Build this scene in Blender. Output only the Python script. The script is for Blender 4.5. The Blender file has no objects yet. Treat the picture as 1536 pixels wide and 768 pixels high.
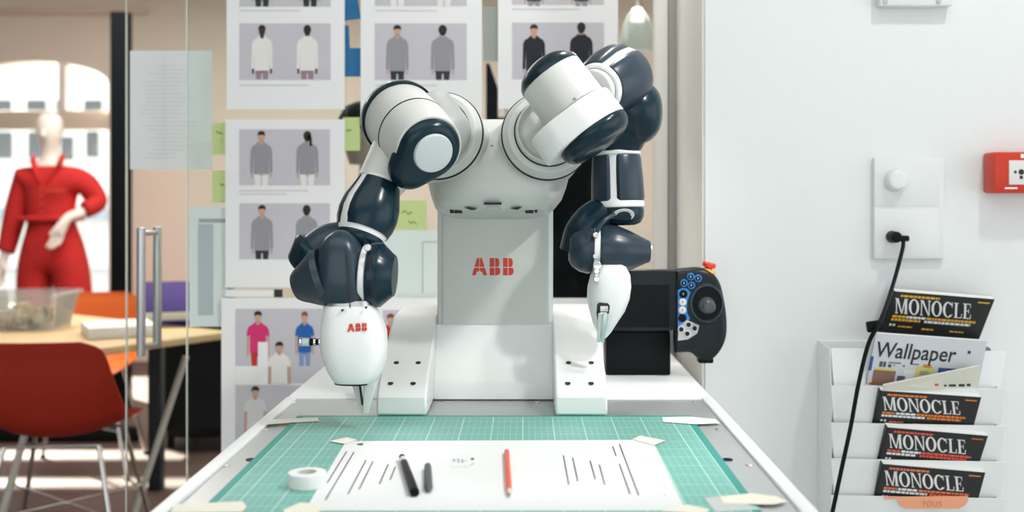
import bpy, bmesh, math, random
from mathutils import Vector as V, Matrix
random.seed(7)
C = bpy.context.scene.collection
PI = math.pi
R = math.radians
# ---------------------------------------------------------------- camera
F, CX, CY, H = 1627.0, 788.0, 294.0, 1.25      # focal length (px), vanishing point, eye height
cam = bpy.data.cameras.new('camera'); camo = bpy.data.objects.new('camera', cam); C.objects.link(camo)
camo.location = (0, 0, H); camo.rotation_euler = (PI/2, 0, 0)
cam.sensor_width = 36.0; cam.lens = F/1536*36.0
cam.shift_x = -(CX-768)/1536; cam.shift_y = -(384-CY)/1536
cam.clip_start = .05; cam.clip_end = 200
cam.dof.use_dof = True; cam.dof.focus_distance = 1.88; cam.dof.aperture_fstop = 3.0
bpy.context.scene.camera = camo
# ---------------------------------------------------------------- world, lights, exposure
sc = bpy.context.scene
sc.view_settings.view_transform = 'Standard'; sc.view_settings.look = 'None'
sc.view_settings.gamma = 1.0; sc.view_settings.use_curve_mapping = False
sc.view_settings.exposure = -0.14
w = bpy.data.worlds.new('world'); sc.world = w; w.use_nodes = True
bg = w.node_tree.nodes['Background']; bg.inputs[0].default_value = (.93, .97, 1, 1); bg.inputs[1].default_value = 2.2
def light(name, kind, loc, target, power, color=(1, 1, 1), size=.3, size_y=None, angle=None):
    l = bpy.data.lights.new(name, kind); o = bpy.data.objects.new(name, l); C.objects.link(o)
    o.location = loc; l.energy = power; l.color = color
    o.rotation_euler = (V(target)-V(loc)).to_track_quat('-Z', 'Y').to_euler()
    if kind == 'AREA':
        l.size = size
        if size_y: l.shape = 'RECTANGLE'; l.size_y = size_y
    if kind == 'SUN': l.angle = angle
    return o
light('sun', 'SUN', (-6, 12, 7), (-6+3.76*2, 12-3.6*2, 7-2.35*2), 60.0, (1, .93, .82), angle=R(.6))
sp = light('ceiling_spot', 'SPOT', (1.16, 1.0, 2.62), (-.08, 2.0, 1.0), 94, (1, .98, .95))
sp.data.spot_size = R(40); sp.data.spot_blend = .6; sp.data.shadow_soft_size = .06
light('ceiling_fill', 'AREA', (-.7, .5, 2.86), (-.7, .5, 0), 20, (.97, .99, 1), 2.6, 1.8)  # added overhead fill for the front room, not a visible fixture
light('wall_washer', 'AREA', (1.15, 1.45, 2.84), (1.1, 1.75, 0), 13, (1, .99, .97), .12, .12)
light('front_fill', 'AREA', (-.8, -3.1, 1.5), (-.8, 0, 1.4), 46, (.96, .98, 1), 4.5, 2.4)  # soft fill added behind the camera to lift upright surfaces
light('rear_spot', 'AREA', (.25, 2.55, 2.6), (-.1, 1.7, .87), 9, (1, .98, .95), .12)
light('back_room_fill', 'AREA', (-1.8, 5.6, 2.86), (-1.8, 5.6, 0), 125, (1, .96, .91), 2.6, 2.0)  # added fill that brightens the back room
light('back_room_fill', 'AREA', (1.1, 5.6, 2.86), (1.1, 5.6, 0), 75, (1, .96, .91), 1.6, 1.6)  # second added fill, for the right end of the back wall
# ---------------------------------------------------------------- materials
MATS = {}
def mat(name, col, rough=.5, metal=0, var=0.0, scale=40, bump=0, bscale=300, emit=None, coat=0, spec=None):
    if name in MATS: return MATS[name]
    m = bpy.data.materials.new(name); m.use_nodes = True; nt = m.node_tree; b = nt.nodes['Principled BSDF']
    b.inputs['Base Color'].default_value = (*col, 1); b.inputs['Roughness'].default_value = rough; b.inputs['Metallic'].default_value = metal
    if coat: b.inputs['Coat Weight'].default_value = coat; b.inputs['Coat Roughness'].default_value = .08
    if spec is not None: b.inputs['Specular IOR Level'].default_value = spec
    tc = nt.nodes.new('ShaderNodeTexCoord')
    n = nt.nodes.new('ShaderNodeTexNoise'); n.inputs['Scale'].default_value = scale; n.inputs['Detail'].default_value = 4
    nt.links.new(tc.outputs['Object'], n.inputs['Vector'])
    mx = nt.nodes.new('ShaderNodeMix'); mx.data_type = 'RGBA'
    mx.inputs['A'].default_value = (*[c*(1-var) for c in col], 1); mx.inputs['B'].default_value = (*[min(1, c*(1+var)) for c in col], 1)
    nt.links.new(n.outputs['Fac'], mx.inputs['Factor']); nt.links.new(mx.outputs['Result'], b.inputs['Base Color'])
    if bump:
        n2 = nt.nodes.new('ShaderNodeTexNoise'); n2.inputs['Scale'].default_value = bscale
        nt.links.new(tc.outputs['Object'], n2.inputs['Vector'])
        bp = nt.nodes.new('ShaderNodeBump'); bp.inputs['Strength'].default_value = bump; bp.inputs['Distance'].default_value = .002
        nt.links.new(n2.outputs['Fac'], bp.inputs['Height']); nt.links.new(bp.outputs['Normal'], b.inputs['Normal'])
    if emit: b.inputs['Emission Color'].default_value = (*col, 1); b.inputs['Emission Strength'].default_value = emit
    MATS[name] = m; return m
def glass(name, tint=(.965, .985, .975), refl=.12, milky=0):
    m = bpy.data.materials.new(name); m.use_nodes = True; nt = m.node_tree; nt.nodes.clear()
    out = nt.nodes.new('ShaderNodeOutputMaterial'); t = nt.nodes.new('ShaderNodeBsdfTransparent'); t.inputs[0].default_value = (*tint, 1)
    g = nt.nodes.new('ShaderNodeBsdfGlossy'); g.inputs['Roughness'].default_value = .02
    fr = nt.nodes.new('ShaderNodeLayerWeight'); fr.inputs['Blend'].default_value = refl
    mx = nt.nodes.new('ShaderNodeMixShader'); nt.links.new(fr.outputs['Fresnel'], mx.inputs[0])
    nt.links.new(t.outputs[0], mx.inputs[1]); nt.links.new(g.outputs[0], mx.inputs[2]); last = mx
    if milky:
        d = nt.nodes.new('ShaderNodeBsdfDiffuse'); d.inputs[0].default_value = (.9, .92, .92, 1)
        m2 = nt.nodes.new('ShaderNodeMixShader'); m2.inputs[0].default_value = milky
        nt.links.new(mx.outputs[0], m2.inputs[1]); nt.links.new(d.outputs[0], m2.inputs[2]); last = m2
    nt.links.new(last.outputs[0], out.inputs[0]); MATS[name] = m; return m
WHITE = mat('wall_paint', (.80, .825, .82), .7, var=.015, bump=.05, bscale=500)
RW = mat('robot_grey_plastic', (.57, .59, .565), .38, var=.015, bump=.05, bscale=1500)
RW2 = mat('robot_light_plastic', (.78, .80, .79), .33, var=.01)
RD = mat('robot_dark_shell', (.0035, .019, .030), .22, var=.12, spec=.28)
RD2 = mat('robot_slate_shell', (.020, .037, .054), .28, var=.08, spec=.38)
SEAM = mat('seam_black', (.015, .017, .02), .6)
RED = mat('print_red', (.62, .035, .015), .5)
METAL = mat('aluminium', (.56, .58, .58), .42, .75, var=.04, scale=8)
CHROME = mat('chrome', (.78, .79, .80), .16, 1.0)
STEEL = mat('brushed_steel', (.60, .61, .62), .34, .9)
BLACK = mat('black_plastic', (.003, .005, .006), .42, spec=.15)
BLACKM = mat('black_matte', (.006, .009, .010), .75, var=.1, spec=.2)
CHAR = mat('charcoal_plastic', (.009, .013, .017), .33, spec=.25)
PAPER = mat('paper_white', (.84, .855, .86), .8, var=.01)
TABLE = mat('laminate_white', (.83, .85, .85), .38, var=.01)
TAPE = mat('masking_tape', (.84, .82, .70), .7, var=.04)
GLASS = glass('clear_glass', refl=.08)
GLASSE = mat('glass_edge', (.70, .80, .76), .2)
# ---------------------------------------------------------------- placing
def P(px, py, Y): return V(((px-CX)*Y/F, Y, H-(py-CY)*Y/F))
TZ = .87                                   # table top height
def T(px, py, z=0.0):                       # a point on the table top (z above it)
    Y = (H-TZ-z)*F/(py-CY); return V(((px-CX)*Y/F, Y, TZ+z))
# ---------------------------------------------------------------- mesh builder
ORG = {}
class MB:
    def __init__(s): s.v = []; s.f = []; s.m = []
    def add(s, vs, fs, m=0):
        k = len(s.v); s.v += [V(p) for p in vs]; s.f += [tuple(i+k for i in f) for f in fs]; s.m += [m]*len(fs)
    def poly(s, pts, m=0): s.add(pts, [tuple(range(len(pts)))], m)
    def rings(s, rs, closed=True, cap0=True, cap1=True, m=0):
        n = len(rs[0]); vs = [p for r in rs for p in r]; fs = []
        for a in range(len(rs)-1):
            for i in range(n if closed else n-1):
                j = (i+1) % n; fs.append((a*n+i, a*n+j, (a+1)*n+j, (a+1)*n+i))
        if cap0 and closed: fs.append(tuple(range(n-1, -1, -1)))
        if cap1 and closed: fs.append(tuple((len(rs)-1)*n+i for i in range(n)))
        s.add(vs, fs, m)
    def box(s, c, d, bev=0, m=0, rot=None, seg=2):
        b = bmesh.new(); bmesh.ops.create_cube(b, size=1)
        for q in b.verts: q.co = V((q.co.x*d[0], q.co.y*d[1], q.co.z*d[2]))
        if bev: bmesh.ops.bevel(b, geom=b.edges[:], offset=bev, segments=seg, profile=.5, affect='EDGES')
        M = Matrix.Translation(V(c)) @ (rot.to_4x4() if rot else Matrix())
        b.verts.index_update()
        s.add([M @ q.co for q in b.verts], [tuple(q.index for q in f.verts) for f in b.faces], m); b.free()
    def box2(s, a, b, bev=0, m=0):
        s.box([(a[i]+b[i])/2 for i in range(3)], [abs(b[i]-a[i]) for i in range(3)], bev, m)
    def lathe(s, p0, axis, prof, n=40, m=0, ref=None, su=1, sv=1, a0=0, a1=2*PI):
        ax = V(axis).normalized(); u, v = frame(ax, ref); full = abs(a1-a0-2*PI) < 1e-6; rs = []
        k = n if full else n+1
        for t, r in prof:
            c = V(p0)+ax*t; r = max(r, 1e-5)
            rs.append([c+u*(su*r*math.cos(a0+(a1-a0)*i/n))+v*(sv*r*math.sin(a0+(a1-a0)*i/n)) for i in range(k)])
        s.rings(rs, closed=full, m=m)
    def panel(s, p0, axis, prof, a0, a1, th, n=24, m=0, ref=None):   # a curved cover plate of some thickness
        ax = V(axis).normalized(); u, v = frame(ax, ref); rs = []
        for t, r in prof:
            c = V(p0)+ax*t; ring = []
            for i in range(n+1):
                a = a0+(a1-a0)*i/n; e = min(i, n-i)/n*abs(a1-a0)*r; k = math.sqrt(max(0, 1-(1-min(1, e/(th*1.0)))**2)) if th else 1
                q = r-th+th*k; ring.append(c+u*(q*math.cos(a))+v*(q*math.sin(a)))
            for i in range(n, -1, -1):
                a = a0+(a1-a0)*i/n; q = r-th-.002; ring.append(c+u*(q*math.cos(a))+v*(q*math.sin(a)))
            rs.append(ring)
        s.rings(rs, m=m)
    def loft(s, secs, n=36, m=0, caps=True):      # (centre, u, v, exponent)
        rs = []
        for c, u, v, e in secs:
            r = []
            for i in range(n):
                a = 2*PI*i/n; x, y = math.cos(a), math.sin(a); q = 2.0/e
                r.append(V(c)+V(u)*(math.copysign(abs(x)**q, x))+V(v)*(math.copysign(abs(y)**q, y)))
            rs.append(r)
        s.rings(rs, m=m, cap0=caps, cap1=caps)
    def tube(s, pts, r, n=10, m=0):
        pts = [V(p) for p in pts]; rr = r if isinstance(r, (list, tuple)) else [r]*len(pts); rs = []; u = None
        for i, p in enumerate(pts):
            d = (pts[min(i+1, len(pts)-1)]-pts[max(i-1, 0)]).normalized()
            if u is None: u, v = frame(d)
            else: u = (u-d*u.dot(d)).normalized(); v = d.cross(u)
            rs.append([p+(u*math.cos(2*PI*k/n)+v*math.sin(2*PI*k/n))*rr[i] for k in range(n)])
        s.rings(rs, m=m)
    def pillow(s, outline, O, u, v, n, prof, m=0):   # outline pushed along n, ring by ring (height, inset)
        cx = sum(p[0] for p in outline)/len(outline); cy = sum(p[1] for p in outline)/len(outline); rs = []
        for h, ins in prof:
            r = []
            for x, y in outline:
                dx, dy = x-cx, y-cy; L = math.hypot(dx, dy) or 1; k = max(0.02, 1-ins/L)
                r.append(V(O)+V(u)*(cx+dx*k)+V(v)*(cy+dy*k)+V(n)*h)
            rs.append(r)
        s.rings(rs, m=m)
    def prism(s, pts, d, m=0):                     # polygon pushed along the vector d
        pts = [V(p) for p in pts]; n = len(pts); q = [p+V(d) for p in pts]
        s.add(pts+q, [tuple(range(n-1, -1, -1)), tuple(range(n, 2*n))]+[(i, (i+1) % n, n+(i+1) % n, n+i) for i in range(n)], m)
    def build(s, name, mats, parent=None, org=None, smooth=True, angle=38, bevel=0):
        mats = mats if isinstance(mats, (list, tuple)) else [mats]
        if parent is not None: o0 = ORG[parent.name]
        elif org is not None: o0 = V(org)
        else:
            xs = [p.x for p in s.v]; ys = [p.y for p in s.v]; zs = [p.z for p in s.v]
            o0 = V(((min(xs)+max(xs))/2, (min(ys)+max(ys))/2, min(zs)))
        me = bpy.data.meshes.new(name); me.from_pydata([tuple(p-o0) for p in s.v], [], s.f)
        for q in mats: me.materials.append(q)
        me.polygons.foreach_set('material_index', s.m)
        bm = bmesh.new(); bm.from_mesh(me)
        if len(bm.faces) < 60000 and smooth: bmesh.ops.recalc_face_normals(bm, faces=bm.faces[:])
        bm.to_mesh(me); bm.free()
        if smooth:
            me.polygons.foreach_set('use_smooth', [True]*len(me.polygons)); me.set_sharp_from_angle(angle=R(angle))
        me.update()
        o = bpy.data.objects.new(name, me); C.objects.link(o); ORG[o.name] = o0
        if parent is not None: o.parent = parent
        else: o.location = o0
        if bevel:
            md = o.modifiers.new('bevel', 'BEVEL'); md.width = bevel; md.segments = 2; md.limit_method = 'ANGLE'; md.angle_limit = R(40)
        return o
def frame(ax, ref=None):
    ax = V(ax).normalized()
    if ref is None: ref = V((1, 0, 0)) if abs(ax.x) < .8 else V((0, 0, 1))
    u = (V(ref)-ax*V(ref).dot(ax)).normalized(); return u, ax.cross(u)
def tag(o, label=None, cat=None, group=None, kind=None):
    if label: o['label'] = label
    if cat: o['category'] = cat
    if group: o['group'] = group
    if kind: o['kind'] = kind
    return o
def thing(name, label, cat, loc=(0, 0, 0), group=None):
    o = bpy.data.objects.new(name, None); C.objects.link(o); o.location = loc; ORG[o.name] = V(loc); o.empty_display_size = .05
    return tag(o, label, cat, group)
def dup(o, parent=None):
    c = o.copy(); C.objects.link(c)
    if parent is not None: c.parent = parent
    for ch in list(o.children): dup(ch, c)
    return c
def rnd(L, r0, r1, b=.004, k=4, t0=0.0):          # lathe profile with rounded rims
    pr = [(t0, 1e-5), (t0, r0-b)]
    pr += [(t0+b*(1-math.cos(PI/2*i/k)), r0-b+b*math.sin(PI/2*i/k)) for i in range(1, k+1)]
    pr += [(t0+L-b*(1-math.cos(PI/2*i/k)), r1-b+b*math.sin(PI/2*i/k)) for i in range(k, 0, -1)]
    return pr+[(t0+L, r1-b), (t0+L, 1e-5)]
def hull_circles(cs, n=56):
    pts = [(x+r*math.cos(2*PI*i/n), y+r*math.sin(2*PI*i/n)) for x, y, r in cs for i in range(n)]
    pts = sorted(set(pts)); cr = lambda o, a, b: (a[0]-o[0])*(b[1]-o[1])-(a[1]-o[1])*(b[0]-o[0])
    lo, up = [], []
    for p in pts:
        while len(lo) > 1 and cr(lo[-2], lo[-1], p) <= 1e-12: lo.pop()
        lo.append(p)
    for p in reversed(pts):
        while len(up) > 1 and cr(up[-2], up[-1], p) <= 1e-12: up.pop()
        up.append(p)
    return lo[:-1]+up[:-1]
def ell(cx, cy, rx, ry, n=20, a0=0, a1=2*PI):
    full = abs(a1-a0-2*PI) < 1e-6
    return [(cx+rx*math.cos(a0+(a1-a0)*i/n), cy+ry*math.sin(a0+(a1-a0)*i/n)) for i in range(n if full else n+1)]
def spline(pts, k=8):                              # Catmull-Rom through 3-D points
    pts = [V(p) for p in pts]; out = []
    for i in range(len(pts)-1):
        a, b, c, d = pts[max(i-1, 0)], pts[i], pts[i+1], pts[min(i+2, len(pts)-1)]
        for j in range(k):
            t = j/k; out.append(.5*((2*b)+(c-a)*t+(2*a-5*b+4*c-d)*t*t+(3*b-a-3*c+d)*t**3))
    return out+[pts[-1]]
def text_polys(s, size=1.0, shear=0.0, space=1.0, bold=0.0):
    cu = bpy.data.curves.new('letters', 'FONT'); cu.body = s; cu.size = size; cu.shear = shear; cu.space_character = space; cu.resolution_u = 3; cu.offset = bold
    o = bpy.data.objects.new('letters', cu); C.objects.link(o)
    me = bpy.data.meshes.new_from_object(o.evaluated_get(bpy.context.evaluated_depsgraph_get()))
    vs = [(p.co.x, p.co.y) for p in me.vertices]; out = [[vs[i] for i in f.vertices] for f in me.polygons]
    C.objects.unlink(o); bpy.data.objects.remove(o); bpy.data.curves.remove(cu); bpy.data.meshes.remove(me)
    return out
# bold three-letter mark, each letter cut by fine cross lines (unit height)
def mark_letters():
    A = [[(0, 0), (.25, 0), (.31, .2), (.475, .24), (.475, .435), (.135, .435)], [(.16, .485), (.475, .485), (.475, 1), (.33, 1)]]
    A += [[(.99-x, y) for x, y in p] for p in A]
    B = [[(0, 0), (.31, 0), (.31, .435), (0, .435)], [(.36, 0), (.50, 0), (.62, .05), (.68, .13), (.70, .24), (.68, .36), (.64, .435), (.36, .435)],
         [(0, .485), (.31, .485), (.31, 1), (0, 1)], [(.36, .485), (.56, .485), (.62, .56), (.645, .7), (.63, .85), (.58, .95), (.48, 1), (.36, 1)]]
    return A+[[(x+1.16, y) for x, y in p] for p in B]+[[(x+2.04, y) for x, y in p] for p in B], 2.74
def serif_word():
    s, h = .07, .06
    def rect(x0, y0, x1, y1): return [(x0, y0), (x1, y0), (x1, y1), (x0, y1)]
    M = [rect(.08, 0, .18, 1), rect(0, 0, .26, h), rect(0, 1-h, .2, 1), [(.09, 1), (.32, 1), (.68, 0), (.58, 0)], [(.58, 0), (.69, 0), (1.02, 1), (.90, 1)],
         rect(.92, 0, 1.14, 1), rect(.84, 0, 1.22, h), rect(1.0, 1-h, 1.22, 1)]
    N = [rect(.08, 0, .18, 1), rect(0, 0, .28, h), rect(0, 1-h, .2, 1), [(.07, 1), (.30, 1), (.90, 0), (.78, 0)], rect(.81, 0, .91, 1), rect(.72, 1-h, 1.0, 1)]
    def ring(a0, a1, n=28, e=0):
        out = []
        for i in range(n):
            a, b = a0+(a1-a0)*i/n, a0+(a1-a0)*(i+1)/n
            f = lambda t, rx, ry: (.5+rx*math.cos(t), .5+ry*math.sin(t))
            out.append([f(a, .5, .52), f(b, .5, .52), f(b, .27, .44), f(a, .27, .44)])
        return out
    O = ring(0, 2*PI)
    Cc = ring(R(42), R(318))+[rect(.84, .66, .91, 1.0), [(.80, .1), (.91, .24), (.93, .22), (.84, .06)]]
    L = [rect(.10, 0, .31, 1), rect(0, 0, .74, h), rect(0, 1-h, .42, 1), [(.66, 0), (.74, 0), (.78, .3), (.72, .3)]]
    E = L+[rect(.1, 1-h, .72, 1), [(.64, 1), (.72, 1), (.72, .74), (.68, .74)], rect(.3, .49, .55, .535), rect(.52, .36, .57, .66)]
    out = []; x = 0
    for g, wd in ((M, 1.30), (O, 1.09), (N, 1.08), (O, 1.09), (Cc, 1.06), (L, .86), (E, .8)):
        out += [[(a+x, b) for a, b in p] for p in g]; x += wd
    return out, x
# ================================================================ SETTING
GY = 2.84                                   # glass partition
WY = 2.40                                   # right wall face
def struct(mb, name, m, **k): return tag(mb.build(name, m, org=(0, 0, 0), **k), kind='structure')
def floor_mat():
    m = mat('brown_floor', (.075, .042, .032), .5, var=.25, scale=5)
    return m
b = MB(); b.box2((-9, GY+.03, -.1), (5, 8.2, 0)); struct(b, 'floor', floor_mat())
b = MB(); b.box2((-9, -3.2, -.1), (5, GY+.03, 0)); struct(b, 'floor', mat('pale_screed', (.62, .62, .60), .6, var=.05, scale=3))
b = MB(); b.box2((.398, WY, 0), (5.0, GY+.06, 2.9)); struct(b, 'wall_right', WHITE)
BEIGE = mat('beige_plaster', (.74, .665, .58), .8, var=.04, scale=2)
LB = mat('pale_lining', (.84, .82, .77), .6, var=.03)
b = MB(); b.box2((.392, WY+.004, 0), (.399, GY+.05, 3.0)); struct(b, 'trim_1', LB)
b = MB(); b.box2((.371, GY-.03, 0), (.392, GY+.03, 2.9), .003); struct(b, 'trim_2', mat('grey_frame', (.34, .335, .31), .5))
b = MB(); b.box2((.336, GY-.03, 0), (.3705, GY+.03, 2.9), .006); struct(b, 'trim_5', LB)
b = MB(); b.box2((-9, -3.2, 2.9), (5, 8.6, 3.0)); struct(b, 'ceiling', mat('ceiling_paint', (.80, .80, .78), .8))
b = MB(); b.box2((-9, -3.3, 0), (5, -3.2, 2.9)); struct(b, 'wall_front', WHITE)
b = MB(); b.box2((-9.1, -3.3, 0), (-9, 8.5, 2.9)); struct(b, 'wall_left', WHITE)
# back wall with an arched window opening
BW = 8.2; wx0, wx1 = -4.25, -3.15; zs, za, zb = 2.10, 2.27, .42
b = MB(); d = (0, .14, 0)
lx0, lx1 = -6.3, -4.75; b.box2((-9, BW, 0), (lx0, BW+.14, 2.9)); b.box2((lx1, BW, 0), (wx0, BW+.14, 2.9)); b.box2((lx0, BW, 0), (lx1, BW+.14, .95)); b.box2((lx0, BW, 2.40), (lx1, BW+.14, 2.9)); b.box2((wx1, BW, 0), (5, BW+.14, 2.9)); b.box2((wx0, BW, 0), (wx1, BW+.14, zb))
n = 16; mid = (wx0+wx1)/2; hw = (wx1-wx0)/2
arch = [(mid-hw*math.cos(PI*i/n), zs+(za-zs)*math.sin(PI*i/n)) for i in range(n+1)]
for i in range(n):
    (x0, z0), (x1, z1) = arch[i], arch[i+1]
    b.prism([(x0, BW, z0), (x1, BW, z1), (x1, BW, 2.9), (x0, BW, 2.9)], d)
wall_back = struct(b, 'wall_back', BEIGE)
b = MB(); b.box2((wx0-.1, BW-.03, 2.62), (wx1+.3, BW, 2.68), .01); struct(b, 'trim_3', mat('beige_trim', (.66, .55, .45), .7))
# window frame, panes, sill
FR = mat('window_wood', (.66, .57, .48), .55)
win = thing('window_1', None, None, (mid, BW+.1, zb)); tag(win, kind='structure')
b = MB(); b.box2((wx0, BW+.04, 1.755), (wx1, BW+.13, 1.90), .01); b.build('transom', FR, win)
b = MB(); b.box2((mid-.27+.42, BW+.04, 1.90), (mid-.27+.48, BW+.11, za-.004), .006); b.build('mullion', mat('window_white', (.82, .80, .76), .5), win)
b = MB(); b.box2((wx0-.02, BW-.06, zb-.05), (wx1+.02, BW+.1, zb), .008); b.build('window_sill', FR, win)
b = MB(); b.box2((wx0, BW+.115, zb), (wx1, BW+.121, 1.755)); b.build('pane', GLASS, win)
b = MB(); b.prism([(x, BW+.115, z) for x, z in [(wx0, 1.9)]+arch+[(wx1, 1.9)]], (0, .006, 0)); b.build('pane', GLASS, win)
w3 = thing('added_window', None, None, ((lx0+lx1)/2, BW+.1, .95)); tag(w3, kind='structure')  # unseen window, added so sun patches reach the visible floor
b = MB(); b.box2((lx0, BW+.05, 2.07), (lx1, BW+.13, 2.26), .01); b.box2((lx0, BW+.05, 1.70), (lx1, BW+.13, 1.91), .01); b.box2((lx0, BW+.05, 1.15), (lx1, BW+.13, 1.22), .01); b.build('sun_stripe_bars', FR, w3)  # bars spaced to split the sunlight into floor stripes
b = MB(); b.box2((lx0, BW+.115, .95), (lx1, BW+.121, 2.40)); b.build('pane', GLASS, w3)
# tall black post of the far doorway
b = MB(); b.box2((P(165, 0, 6.2).x, 6.2, 0), (P(191, 0, 6.2).x, 6.28, H+277*6.2/F), .004); struct(b, 'trim_4', mat('screen_black', (.006, .008, .009), .9, spec=.1))
# side wall of back room far right, closes the room
b = MB(); b.box2((2.2, GY+.4, 0), (2.3, 8.2, 2.9)); struct(b, 'wall_side', BEIGE)
# glass partition: sliding door leaf (behind) and fixed pane (in front)
gx0 = P(281, 0, GY).x
b = MB(); b.box2((gx0, GY, .0), (.335, GY+.008, 2.9)); win2 = struct(b, 'window_2', GLASS)
b = MB(); b.box2((gx0-.003, GY-.0005, 0), (gx0-.0001, GY+.0085, 2.9)); b.build('glass_edge', GLASSE, win2)
DY = GY+.06; dx0 = P(190, 0, DY).x; dx1 = P(520, 0, DY).x
b = MB(); b.box2((dx0, DY, .01), (dx1, DY+.008, 2.2)); door = struct(b, 'door_1', GLASS)
b = MB(); b.box2((dx0-.003, DY-.0005, .01), (dx0-.0001, DY+.0085, 2.2)); b.build('glass_edge', GLASSE, door)
# double bar pull handle through the door leaf
def hbar(x, Y, y0, y1, r):
    a, c = P(x, y0, Y), P(x, y1, Y); m = MB(); m.lathe(a, c-a, rnd((c-a).length, r, r, .003), 20); return m
m = hbar(211.5, DY-.055, 341, 534, .0115); m.build('pull_bar', STEEL, door)
m = hbar(236, DY+.07, 340, 522, .0115); m.build('pull_bar', STEEL, door)
for yy in (349, 517):
    a, c = P(211.5, yy+1, DY-.055), P(236, yy, DY+.07); m = MB(); m.lathe(a, c-a, rnd((c-a).length, .007, .007, .001), 14); m.build('standoff', STEEL, door)
# house across the street
ob = thing('building', 'pale sunlit house front across the street seen through the arched window', 'building', (-7.5, 19, 0))
PALE = mat('pale_render', (.78, .80, .80), .8, var=.04, scale=1)
m = MB(); m.box2((-14, 19, -1), (-2, 19.4, 7)); m.build('facade', PALE, ob)
WD = mat('dark_pane', (.10, .11, .12), .25)
for x, y0, y1, wpx in ((54, 150, 175, 28), (94, 150, 175, 20), (139, 150, 168, 26), (54, 198, 238, 24), (100, 205, 240, 18), (138, 197, 236, 18), (4, 150, 175, 24), (6, 198, 238, 22)):
    q = P(x, y0, 18.97); e = P(x, y1, 18.97); hw2 = wpx*19/F/2
    m = MB(); m.box2((q.x-hw2, 18.95, e.z), (q.x+hw2, 19.02, q.z), .02); m.build('window', WD, ob)
m = MB(); m.box2((-14, 18.6, P(0, 330, 18.6).z), (-2, 19, P(0, 312, 18.6).z)); m.build('plinth', mat('blue_grey', (.34, .38, .45), .7), ob)
b = MB(); b.box2((-16, 8.6, -.2), (-1, 19, -.02)); struct(b, 'pavement', mat('pavement_grey', (.55, .55, .53), .8, var=.06))
# ================================================================ BACK ROOM
def shell_chair(name, col, label, loc, rz, legs=True):
    t = thing(name, label, 'chair', (0, 0, 0), 'moulded shell chairs in the back room')
    st = [(.235, .425, .17, .00), (.21, .445, .20, .005), (.10, .435, .225, .03), (-.04, .42, .23, .06), (-.14, .425, .23, .085), (-.20, .47, .235, .085),
          (-.235, .55, .23, .06), (-.26, .64, .22, .035), (-.275, .73, .205, .02), (-.285, .775, .185, .012), (-.288, .800, .13, .008)]
    cs = spline([V((y, z, 0)) for y, z, _, _ in st], 4); ws = spline([V((w_, c_, 0)) for _, _, w_, c_ in st], 4); nx = 18
    rs = []; rb = []
    for i, (p, q) in enumerate(zip(cs, ws)):
        d = (cs[min(i+1, len(cs)-1)]-cs[max(i-1, 0)]).normalized(); nrm = V((-d.y, d.x)) if False else V((d.y*1.0, -d.x, 0))
        if nrm.y < 0 and p.y < .46 and p.x > -.1: nrm = -nrm
        nr = V((0, 0, 1)) if i == 0 else None
        N = V((-d.y, d.x, 0)); N = -N                                   # towards the sitter
        a, c = [], []
        for k in range(nx+1):
            s_ = -1+2*k/nx; o = N*(q.y*abs(s_)**2.5); a.append(V((s_*q.x, p.x+o.x, p.y+o.y))); c.append(a[-1]-V((0, N.x, N.y))*.007)
        rs.append(a+c[::-1])
    m = MB(); m.rings(rs); m.v = [V((p.x, p.y, .455+(p.z-.42)*.868)) for p in m.v]; m.build('shell', col, t, angle=60)
    if legs:
        for sx in (-1, 1):
            for fy, fb in ((.16, .25), (-.15, -.24)):
                m = MB(); m.tube([(sx*.15, fy, .425), (sx*.235, fb, .012)], .0085, 10); lg = m.build('leg', CHROME, t)
                m = MB(); m.lathe((sx*.235, fb, 0), (0, 0, 1), rnd(.014, .013, .013, .002), 12); m.build('foot', BLACK, lg)
        m = MB()
        for a, c in (((-.15, .16, .425), (.15, .16, .425)), ((-.15, -.15, .425), (.15, -.15, .425)), ((-.2, .2, .2), (.2, -.2, .2)), ((.2, .2, .2), (-.2, -.2, .2))): m.tube([a, c], .005, 8)
        tag(m.build('wire_brace', CHROME, t), kind='stuff')
    t.location = loc; t.rotation_euler = (0, 0, rz); return t
shell_chair('shell_chair', mat('red_shell', (.36, .026, .012), .6, var=.05, spec=.2), 'red moulded shell chair nearest the glass, its back turned, at the left edge', (-1.575, 3.72, 0), R(6))
shell_chair('shell_chair', mat('orange_shell', (.80, .17, .02), .45, var=.04), 'bright orange shell chair on the far side of the wooden table', (-2.03, 4.98, 0), R(190))
# table, rotated: one corner points right
TB = V((-1.13, 4.17, .73)); tu = V((-.575, -.818, 0)); tv = V((-.818, .575, 0)); Lt, Wt = .80, 1.2
WOOD = mat('pale_wood', (.72, .52, .27), .45, var=.15, scale=9)
tb = thing('wooden_table', 'pale wooden worktable behind the glass with papers, tub and purple folder on it', 'table', (TB.x, TB.y, 0))
m = MB(); m.prism([TB, TB+tu*Lt, TB+tu*Lt+tv*Wt, TB+tv*Wt], (0, 0, -.028)); m.build('tabletop', WOOD, tb, bevel=.004)
m = MB(); q = P(234, 400, 4.62); m.box2((q.x-.028, 4.60, 0), (q.x+.028, 4.655, .70), .004); m.build('leg', mat('navy_steel', (.015, .024, .035), .5), tb)
BWHT = mat('cream_steel', (.74, .73, .68), .4)
a, c = P(279, 527, 4.27), P(201, 775, 4.25); m = MB(); m.tube([a+V((0, 0, -.02)), V((c.x, c.y, .0))], .0125, 12); m.build('leg', BWHT, tb)
a2 = TB+tu*.70+tv*.1; m = MB(); m.tube([a2+V((0, 0, -.03)), V((a2.x-.2, a2.y, 0))], .0125, 12); m.build('leg', BWHT, tb)
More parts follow.
